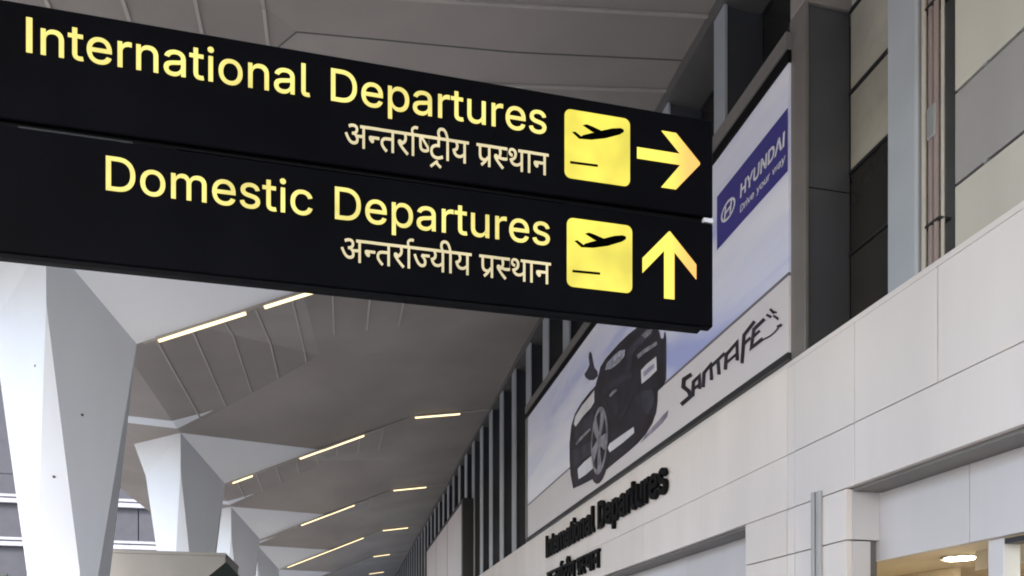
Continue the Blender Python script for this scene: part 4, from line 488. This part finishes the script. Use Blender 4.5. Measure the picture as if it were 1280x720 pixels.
for k in range(NCOL):
    yk = YK[k]
    R_, A_, B_, W_ = [(p[0], yk, p[1]) for p in (ER, EA, EB, EW)]
    N_, F_, L_ = (CX, yk - CA, NT), (CX, yk + CA, NT), (LT[0], yk, LT[1])
    yq = yk - QOFF; Q_, MB_, MW_ = (QX, yq, QZ), (2.35, yq, 8.80), (5.60, yq, 9.22)
    E_ = (XEAVE, yk, ZEAVE); EQ_ = (XEAVE, yq, ZEAVE)
    # near side of the valley
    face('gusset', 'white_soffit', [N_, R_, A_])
    xs = [EA[0] + (0.5 * t / 0.35 if t < 0.35 else 0.5 + (t - 0.35) / 0.65 * (EW[0] - EA[0] - 0.5)) for t in TT]
    low = [(x, yk, valley(x)) for x in xs]
    top = [tuple(N_[j] + (Q_[j] - N_[j]) * t / 0.35 for j in range(3)) if t < 0.35 else (QX + (t - 0.35) / 0.65 * (5.6 - QX), yq, ridge(QX + (t - 0.35) / 0.65 * (5.6 - QX))) for t in TT]
    patch(low, top)
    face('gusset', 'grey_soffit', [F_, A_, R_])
    # left eave side
    face('eave_panel', 'grey_soffit', [N_, EQ_, E_, L_]) ; 
    if k + 1 < NCOL:
        yn = YK[k + 1]; yq = yn - QOFF
        Q2, MB2, MW2 = (QX, yq, QZ), (2.35, yq, 8.80), (5.60, yq, 9.22); N2 = (CX, yn - CA, NT); EQ2 = (XEAVE, yq, ZEAVE)
        face('soffit_panel', 'grey_soffit', [F_, Q2, A_]); face('soffit_panel', 'grey_soffit', [F_, N2, Q2])
        patch([(x, yk, valley(x)) for x in XS], [(max(x, QX), yq, ridge(max(x, QX))) for x in XS])
        face('eave_panel', 'grey_soffit', [F_, L_, E_, EQ2]); face('eave_panel', 'grey_soffit', [F_, EQ2, N2])
        # pale joint battens running back from each valley over its far slope
        if k < 6:
            def zplane(p, q, r, x, y):
                n = (Vector(q) - Vector(p)).cross(Vector(r) - Vector(p))
                return p[2] - (n.x * (x - p[0]) + n.y * (y - p[1])) / n.z
            def strip(tri, x, ya, yb):
                MB().bar((x, ya, zplane(*tri, x, ya) - 0.012), (x, yb, zplane(*tri, x, yb) - 0.012), 0.045, 0.03).build('batten', M['batten'], roof)
            for i in range(8):
                x = -4.1 + i * 0.78
                if x < QX:
                    t = (x - CX) / (QX - CX); yq2 = F_[1] + t * (Q2[1] - F_[1]); yn2 = N2[1] + t * (Q2[1] - N2[1])
                    if x < EA[0]: strip((F_, Q2, A_), x, yk + CA * (EA[0] - x) / (EA[0] - CX), yq2)
                    strip((F_, N2, Q2), x, yq2 + 0.01, yn2 - 0.1)
                else:
                    zz = lambda t: valley(x) + (ridge(max(x, QX)) - valley(x)) * t - 0.012
                    MB().bar((x, yk + 0.06, zz(0.01)), (x, yk + 0.62 * (yq - yk), zz(0.62)), 0.045, 0.03).build('batten', M['batten'], roof)
            # white plates added for a bright sliver in front of the next column head
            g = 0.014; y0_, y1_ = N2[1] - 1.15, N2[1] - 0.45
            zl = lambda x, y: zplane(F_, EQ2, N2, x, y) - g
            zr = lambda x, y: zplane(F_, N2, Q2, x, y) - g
            face('bright_band', 'white_soffit', [(-6.7, y0_, zl(-6.7, y0_)), (CX, y0_, zl(CX, y0_)), (CX, y1_, zl(CX, y1_)), (-6.7, y1_, zl(-6.7, y1_))], 0.01)
            face('bright_band', 'white_soffit', [(CX, y0_, zr(CX, y0_)), (-3.7, y0_ - 0.1, zr(-3.7, y0_ - 0.1)), (CX, y1_, zr(CX, y1_))], 0.01)
B(-8.95, -8.80, -24, YK[-1] + 2, ZEAVE + 0.05, 9.6).build('eave_fascia', M['grey_soffit'], roof)
B(-8.95, 5.9, -24, YK[-1] + 2, 9.62, 9.8).build('shading_deck', M['roof_top'], roof)  # unseen slab, carried back behind the camera to block sky light
# ---------------- columns
ordw = ['', 'nearest big white faceted column at left, below the black sign', 'second white faceted column, behind the nearest big one',
        'third white faceted column, mostly hidden behind the second', 'fourth white faceted column, a pale sliver behind the third']
def ring(z, a, w, cx, cy):
    # chamfered diamond: two points at each corner
    P_ = []
    for dx, dy in ((0, -1), (1, 0), (0, 1), (-1, 0)):
        tx, ty = -dy, dx
        for s in (-1, 1): P_.append((cx + dx * (a - w) + tx * s * w, cy + dy * (a - w) + ty * s * w, z))
    return P_
for k in range(1, 7):
    yk = YK[k]
    c = thing('canopy_column', (CX, yk, GZ), ordw[k] if k < 5 else 'white faceted column far down the forecourt', 'column', 'white faceted columns carrying the canopy')
    mb = MB(); base = ring(GZ, 0.80, 0.50, CX, yk); low = ring(1.71, 0.91, 0.34, CX, yk)
    # upper shell rises to the folded plates: near and far corners to NT, right corner to the valley, left corner flares out
    up = [(CX, yk - CA, 6.1), (CX + CA, yk, ER[1]), (CX, yk + CA, 6.1), (CX - CA - 0.12, yk, 6.1)]
    n = 0; mb.v = base + low + up + [(CX, yk - CA, NT), (CX, yk + CA, NT), (LT[0], yk, LT[1])]
    for i in range(8): mb.f.append((i, (i + 1) % 8, 8 + (i + 1) % 8, 8 + i))
    for q in range(4):
        a, b, nx = 8 + 2 * q, 9 + 2 * q, 8 + (2 * q + 2) % 8
        mb.f.append((a, b, 16 + q)); mb.f.append((b, nx, 16 + (q + 1) % 4, 16 + q))
    nt_, ft_, lt_ = 20, 21, 22
    mb.f += [(16, 17, nt_), (17, 18, ft_), (18, 19, lt_, ft_), (19, 16, nt_, lt_)]
    mb.build('shaft', M['white_column'], c)
    if k == 1:
        for (sx, sz) in ((0.40, 4.43), (-0.27, 5.16), (0.0, 3.3)):
            a_ = 0.91 + (sz - 1.71) * 0.0484; w_ = 0.34 * (1 - (sz - 1.71) / 4.39)
            nn = Vector(((sx > 0) - (sx < 0), -1, 0)).normalized(); p = Vector((CX + sx, yk - (a_ - max(abs(sx), w_)), sz))
            MB().tube(p + nn * 0.012, p - nn * 0.06, 0.022, 0.022, 10).build('tie_hole', M['speck'], c)
# ---------------- strip lights under the valleys
for k in range(1, 7):        # pale light channel along each valley
    for p, q in ((ER, EA), (EA, EB), (EB, EW)):
        MB().bar((p[0] + 0.12, YK[k] - 0.02, p[1] - 0.004), (q[0], YK[k] - 0.02, q[1] - 0.012), 0.10, 0.03).build('light_channel', M['batten'], roof)
    yq = YK[k] - QOFF; ends = [(CX, YK[k] - CA, NT), (QX, yq, QZ), (2.35, yq, ridge(2.35)), (5.5, yq, ridge(5.5))]
    for p, q in zip(ends[:-1], ends[1:]) if k == 1 else ():
        MB().bar((p[0], p[1], p[2] - 0.004), (q[0], q[1], q[2] - 0.004), 0.016, 0.01).build('ridge_joint', M['header'], roof)
for yy, k, x0 in ((9.75, 0, 0.6), (11.15, 1, 1.8)):
    t = (yy - YK[0]) / (PITCH - QOFF) if k == 0 else (YK[1] - yy) / QOFF
    f = lambda x: valley(x) + (ridge(x) - valley(x)) * t - 0.02
    for a_, b_ in ((x0, 2.35), (2.35, 5.2)):
        MB().bar((a_, yy, f(a_)), (b_, yy, f(b_)), 0.04, 0.03).build('batten', M['batten'], roof)
segs = {1: ((-3.37, -1.80), (-1.50, 0.45)), 2: ((-3.5, -2.87), (-1.42, 0.70), (2.38, 3.95)), 3: ((-1.93, 0.55), (2.35, 3.95)),
        4: ((-3.3, 1.28), (2.4, 3.97)), 5: ((2.25, 3.5),), 6: ((2.3, 3.6),)}
nm = {1: 'first', 2: 'second', 3: 'third', 4: 'fourth', 5: 'fifth', 6: 'sixth'}
wh = {0: 'low end by the column', 1: 'middle of the slope', 2: 'flat end near the terminal'}
for k, ss in segs.items():
    for (x0, x1) in ss:
        ix = 0 if x0 < -2.5 else 1 if x0 < 0 else 2
        z0, z1 = valley(x0), valley(x1)
        l = thing('strip_light', ((x0 + x1) / 2, YK[k], (z0 + z1) / 2), 'warm strip light on the %s canopy fold, %s' % (nm[k], wh[ix]), 'strip light', 'strip lights along the canopy folds')
        up = Vector((-(z1 - z0), 0, x1 - x0)).normalized()
        a_, b_ = Vector((x0, YK[k] - 0.02, z0)), Vector((x1, YK[k] - 0.02, z1))
        MB().bar(a_ - up * 0.03, b_ - up * 0.03, 0.08, 0.05, up).build('housing', M['strip_body'], l)
        MB().bar(a_ - up * 0.075 + (b_ - a_) * 0.01, b_ - up * 0.075 - (b_ - a_) * 0.01, 0.055, 0.04, up).build('tube', M['strip'], l)

# ================================================================== the black departures sign
SY = 4.0
S = thing('overhead_sign', (-2.35, SY, GZ), 'black overhead departures sign with glowing yellow lettering, icons and arrows', 'sign')
SX0, SX1 = -2.45, 2.072
for z0, z1 in ((2.592, 3.146), (1.962, 2.556)):
    B(SX0, SX1, SY, SY + 0.06, z0, z1).build('sign_box', M['sign_black'], S, 0.006)
B(SX0, SX1 - 0.05, SY + 0.03, SY + 0.055, 2.55, 2.60).build('joint_rail', M['rail_black'], S)
B(-1.5, -1.0, SY + 0.02, SY + 0.03, 2.563, 2.574).build('joint_highlight', M['dark_metal'], S)  # lighter bar set in the gap to imitate a reflected highlight
B(-0.8, 1.2, SY + 0.010, SY + 0.03, 2.563, 2.570).build('joint_highlight', M['rail_black'], S)  # fainter continuation of the imitated highlight along the gap
B(SX1 - 0.055, SX1 + 0.004, SY + 0.004, SY + 0.06, 2.562, 2.586).build('joint_bracket', M['print_white'], S)
tr = MB().box(SX0, SX1 - 0.075, SY + 0.012, SY + 0.05, 1.938, 1.96)
tr.build('bottom_rail', M['rail_black'], S)
MB().tube((-2.3, SY + 0.05, GZ), (-2.3, SY + 0.05, 1.92), 0.075, 0.075, 16).build('post', M['dark_metal'], S)
B(-2.5, -2.1, SY - 0.08, SY + 0.32, GZ, GZ + 0.02).build('base_plate', M['dark_metal'], S)
def sign_xy(x0, z0, sx, sz):
    return lambda x, y, d: (x0 + x * sx, SY - 0.004 + d, z0 + y * sz)
def latin(text, x0, z0, s, mat, fat):
    x = 0
    for ch in text:
        adv, cs = GLYPHS[ch]
        if cs: contour_mesh('letter', [[(px + x, py) for px, py in parse(c)] for c in cs], sign_xy(x0, z0, s, s), 0.004, M[mat], S, fat)
        x += adv
latin('International Departures', -1.474, 2.913, 0.3205, 'letter_glow', 0.0025)
latin('Domestic Departures', -1.130, 2.310, 0.3205, 'letter_glow', 0.0025)
for (wd, letters), x0, x1, z0, hz in ((HINDI_INTERNATIONAL, 0.007, 1.093, 2.690, 0.188), (HINDI_DOMESTIC, -0.013, 1.106, 2.098, 0.188)):
    for i, cs in enumerate(letters):
        f = sign_xy(x0, z0, (x1 - x0) / wd, hz)
        contour_mesh('hindi_letter', [parse(c) for c in cs], (lambda g, q: lambda x, y, d: (g(x, y, d)[0], g(x, y, d)[1] - q, g(x, y, d)[2]))(f, 0.0004 * (i % 3)), 0.004, M['cream_glow'], S, 0.0)
def rrect(x0, x1, z0, z1, r, n=5):
    P_ = []
    for cx, cz, a0 in ((x1 - r, z1 - r, 0), (x0 + r, z1 - r, 90), (x0 + r, z0 + r, 180), (x1 - r, z0 + r, 270)):
        P_ += [(cx + r * math.cos(R(a0 + 90 * i / n)), cz + r * math.sin(R(a0 + 90 * i / n))) for i in range(n + 1)]
    return P_
ident = lambda x, y, d: (x, SY - 0.004 + d, y)
for (x0, z0) in ((1.186, 2.694), (1.199, 2.100)):
    ic = contour_mesh('icon', [rrect(x0, x0 + 0.379, z0, z0 + 0.376, 0.035)], ident, 0.004, M['yellow_glow'], S)
    pl = lambda pts: [(x0 + px * 0.379, z0 + pz * 0.376) for px, pz in pts]
    front = lambda x, y, d: (x, SY - 0.0085 + d * 0.5, y)
    contour_mesh('plane_body', [pl([(0.215, 0.585), (0.40, 0.600), (0.62, 0.655), (0.84, 0.745), (0.90, 0.790), (0.90, 0.825), (0.85, 0.840), (0.72, 0.815), (0.50, 0.735), (0.27, 0.645)])], front, 0.003, M['icon_black'], ic)
    contour_mesh('plane_wing', [pl([(0.27, 0.79), (0.33, 0.815), (0.42, 0.795), (0.585, 0.745), (0.50, 0.715), (0.42, 0.715)])], front, 0.0026, M['icon_black'], ic)
    contour_mesh('plane_tail', [pl([(0.11, 0.665), (0.155, 0.68), (0.285, 0.60), (0.215, 0.585)])], front, 0.0034, M['icon_black'], ic)
    contour_mesh('runway_line', [pl([(0.08, 0.205), (0.50, 0.215), (0.50, 0.250), (0.08, 0.240)])], front, 0.003, M['icon_black'], ic)
arrow_r = [(1.608, 2.860), (1.608, 2.922), (1.868, 2.922), (1.755, 3.036), (1.842, 3.036), (1.988, 2.890), (1.988, 2.878), (1.842, 2.718), (1.752, 2.718), (1.868, 2.860)]
contour_mesh('right_arrow', [arrow_r], ident, 0.004, M['arrow_glow'], S)
arrow_u = [(1.770, 2.094), (1.832, 2.094), (1.832, 2.362), (1.966, 2.222), (1.966, 2.306), (1.806, 2.474), (1.798, 2.474), (1.640, 2.306), (1.640, 2.222), (1.770, 2.362)]
contour_mesh('up_arrow', [arrow_u], ident, 0.004, M['arrow_glow'], S)

# ================================================================== billboards
def wall_print(name, pts, mat, parent, lift, xf=4.97):
    return contour_mesh(name, [[(-p[0], p[1]) for p in pts]], lambda x, y, d: (xf - lift + d, -x, y), 0.002, M[mat], parent)
A = thing('billboard', (4.98, 14, LEDGE), 'wide car advertisement billboard mounted above the white ledge', 'billboard')
PY0, PY1, PZ0, PZ1 = 7.78, 20.30, 3.62, 6.93
B(4.972, 5.04, PY0, PY1, 4.54, PZ1).build('poster', M['poster_sky'], A)
B(4.972, 5.04, PY0, PY1, PZ0, 4.50).build('poster_strip', M['print_lower'], A)
B(4.968, 5.04, PY0, PY1, 4.501, 4.539).build('printed_line', M['print_line'], A)
B(4.95, 5.06, PY0 - 0.01, PY1 + 0.14, 6.932, 7.07).build('frame', M['black'], A)
B(4.93, 5.06, PY0 - 0.01, PY1 + 0.16, 7.072, 7.27).build('frame', M['frame_grey'], A)
B(4.95, 5.06, PY0 - 0.01, PY1 + 0.14, LEDGE - 0.002, PZ0 - 0.002).build('frame', M['dark_metal'], A)
B(4.95, 5.06, PY1 + 0.002, PY1 + 0.20, PZ0, 6.93).build('frame', M['frame_grey'], A)
pc = wall_print('printed_car', POSTER_CAR['body'][1], 'print_black', A, .006)
for n, (mt, pts, lf) in POSTER_CAR.items():
    if n != 'body': wall_print('printed_' + n, pts, mt, pc, lf)
WY, WZ = WHEEL
circ = lambda ry, rz, a0=0, a1=360, n=24: [(WY + ry * math.cos(R(a0 + (a1 - a0) * i / n)), WZ + rz * math.sin(R(a0 + (a1 - a0) * i / n))) for i in range(n)]
wall_print('printed_tyre', circ(.68, .84), 'print_black', pc, .009)
wall_print('printed_rim', circ(.50, .66), 'print_silver', pc, .012)
for i in range(5):
    a0 = 90 + 72 * i
    wall_print('printed_spoke_gap', [(WY + .12 * math.cos(R(a0)), WZ + .16 * math.sin(R(a0)))] + circ(.42, .56, a0 - 22, a0 + 22, 6), 'print_black', pc, .015)
for st in SANTA_STROKES: wall_print('letter_stroke', st, 'print_black', A, .006 + rnd.uniform(0, .002))
for st in SUN_RAYS: wall_print('sun_ray', st, 'print_black', A, .009)
bn = wall_print('banner', [(9.47, 6.42), (7.79, 6.42), (7.79, 5.70), (9.47, 5.70)], 'banner_blue', A, .006)
def wall_text(text, ystart, z0, width, h, mat, parent, lift, fat, slant=0.0, xf=4.97, thick=0.002, name='letter'):
    tot = sum(GLYPHS[c][0] for c in text); sx = width / tot; sz = h / 0.509; x = 0
    for ch in text:
        adv, cs = GLYPHS[ch]
        if cs: contour_mesh(name, [[(px + x, py) for px, py in parse(c)] for c in cs],
                            lambda px, py, d: (xf - lift + d, ystart - (px + py * slant) * sx, z0 + py * sz), thick, M[mat], parent, fat)
        x += adv
wall_text('HYUNDAI', 8.86, 6.03, 1.02, 0.155, 'print_white', bn, .010, 0.022, 0.1)
wall_text('Drive your way', 8.86, 5.84, 1.02, 0.085, 'print_white', bn, .010, 0.008, 0.15)
ell = lambda rx, rz, n=20: [(9.16 + rx * math.cos(2 * math.pi * i / n), 6.06 + rz * math.sin(2 * math.pi * i / n)) for i in range(n)]
contour_mesh('emblem', [[(-p[0], p[1]) for p in ell(.19, .125)], [(-p[0], p[1]) for p in ell(.155, .095)]], lambda x, y, d: (4.96 + d, -x, y), .002, M['print_white'], bn)
for pts in ([(9.27, 5.99), (9.235, 5.985), (9.20, 6.13), (9.235, 6.14)], [(9.12, 5.98), (9.085, 5.985), (9.05, 6.135), (9.085, 6.14)], [(9.225, 6.04), (9.105, 6.055), (9.095, 6.085), (9.215, 6.07)]):
    wall_print('emblem_stroke', pts, 'print_white', bn, .0105 + rnd.uniform(0, .001))
# second, far box billboard
A2 = thing('box_billboard', (4.77, 36, 3.5), 'dark framed box billboard projecting from the far end of the wall', 'billboard')
B(4.56, 4.995, 29.3, 42.3, 3.52, 6.70).build('case', M['dark_metal'], A2, 0.02)
B(4.546, 4.558, 29.55, 42.1, 3.7, 6.50).build('poster', M['print_lower'], A2)
for yy in (33.5, 37.7): B(4.540, 4.5455, yy, yy + 0.12, 3.7, 6.5).build('poster_joint', M['print_grey'], A2)

# ================================================================== raised lettering on the wall
WL = thing('wall_lettering', (4.95, 18.2, 2.0), 'raised black departures lettering in two lines on white cladding', 'lettering')
wall_text('International Departures', 18.32, 2.80, 7.25, 0.50, 'black', WL, .03, 0.020, 0, 4.985, 0.06, 'raised_letter')
wd, letters = HINDI_INTERNATIONAL
for i, cs in enumerate(letters):
    contour_mesh('raised_hindi_letter', [parse(c) for c in cs], (lambda q: lambda px, py, d: (4.955 + d - q, 18.25 - px * 3.97 / wd, 2.03 + py * 0.36 / 0.622))(0.0006 * (i % 3)), 0.06, M['black'], WL, 0.016)

# ================================================================== far left: car park decks across the road, kiosk, tent, tree
K = thing('parking_structure', (-30, 61, GZ), 'grey multi storey car park with white deck edges far left', 'building')
for i, z in enumerate((-1.0, 2.65, 5.75, 8.75, 11.80)):
    B(-70, -9.5, 60.0, 76, z, z + 0.32).build('deck', M['parapet'], K); B(-70, -9.5, 60.06, 60.2, z + 0.42, z + 0.62).build('parapet', M['parapet'], K)
for i in range(11):
    B(-69.5 + i * 5.2, -68.9 + i * 5.2, 62.5, 63.1, GZ - 0.2, 14).build('pillar', M['concrete'], K)
B(-70, -9.5, 75, 75.3, GZ - 0.2, 26).build('back_wall', M['dark_concrete'], K)
for z0, z1 in ((6.4, 8.74), (9.4, 11.79), (12.45, 13.88)):
    for i in range(12): B(-69.9 + i * 5.03, -64.95 + i * 5.03, 60.35, 60.5, z0, z1).build('infill_panel', M['dark_concrete'], K)
B(-70, -9.5, 60.3, 74.9, 13.9, 26).build('upper_wall', M['dark_concrete'], K)
kk = thing('kiosk', (-4.6, 20.6, GZ), 'plain beige kiosk box standing between the first two columns', 'kiosk')
B(-6.6, -2.75, 19.3, 21.6, GZ, 2.72).build('wall', M['kiosk_beige'], kk)
B(-6.62, -2.73, 19.28, 21.62, 2.722, 2.80).build('roof', M['kiosk_beige'], kk, 0.01)
B(-5.6, -4.0, 19.285, 19.299, -0.6, 0.6).build('window', M['glass_dark'], kk)
gx, gy = -2.40, 17.0
gz = thing('pointed_tent', (gx, gy, GZ), 'dark green pointed tent top poking up in front of the columns', 'tent')
mb = MB(); mb.v = [(gx - 0.9, gy - 0.9, 1.25), (gx + 0.9, gy - 0.9, 1.25), (gx + 0.9, gy + 0.9, 1.25), (gx - 0.9, gy + 0.9, 1.25), (gx, gy, 2.28)]
mb.f = [(0, 1, 4), (1, 2, 4), (2, 3, 4), (3, 0, 4), (3, 2, 1, 0)]; mb.build('canopy', M['green_fabric'], gz)
for sx in (-1, 1):
    for sy in (-1, 1): MB().tube((gx + sx * .85, gy + sy * .85, GZ), (gx + sx * .85, gy + sy * .85, 1.26), .025).build('pole', M['dark_metal'], gz)
    B(gx - .9, gx + .9, gy + sx * .895 - .004, gy + sx * .895 + .004, 1.0, 1.249).build('valance', M['green_fabric'], gz)
tx, ty = -12.2, 30.0
tt = thing('small_tree', (tx, ty, GZ), 'small dark leafy tree at the lower left edge, left of the nearest column', 'tree')
tk = MB().tube((tx, ty, GZ - 0.15), (tx + .1, ty, 1.8), .10, .06)
for i in range(6):
    an = i * 1.05; tk.tube((tx + .08, ty, 1.2 + i * .12), (tx + .1 + .7 * math.cos(an), ty + .7 * math.sin(an), 2.4 + .2 * (i % 3)), .035, .012, 6)
tk.build('trunk', M['bark'], tt)
cr = MB()
for i in range(1500):
    u_ = Vector((rnd.gauss(0, 1), rnd.gauss(0, 1), rnd.gauss(0, 1))).normalized() * (rnd.random() ** 0.4)
    if noise.noise(u_ * 2.2) < -0.18: continue
    p = Vector((tx + .1, ty, 2.55)) + Vector((u_.x * 1.15, u_.y * 1.15, u_.z * 0.95))
    d1 = Vector((rnd.gauss(0, 1), rnd.gauss(0, 1), rnd.gauss(0, 1))).normalized(); d2 = d1.orthogonal().normalized()
    cr.poly([p - d1 * .09, p + d2 * .045, p + d1 * .09, p - d2 * .045])
cr.build('crown', M['leaf'], tt)
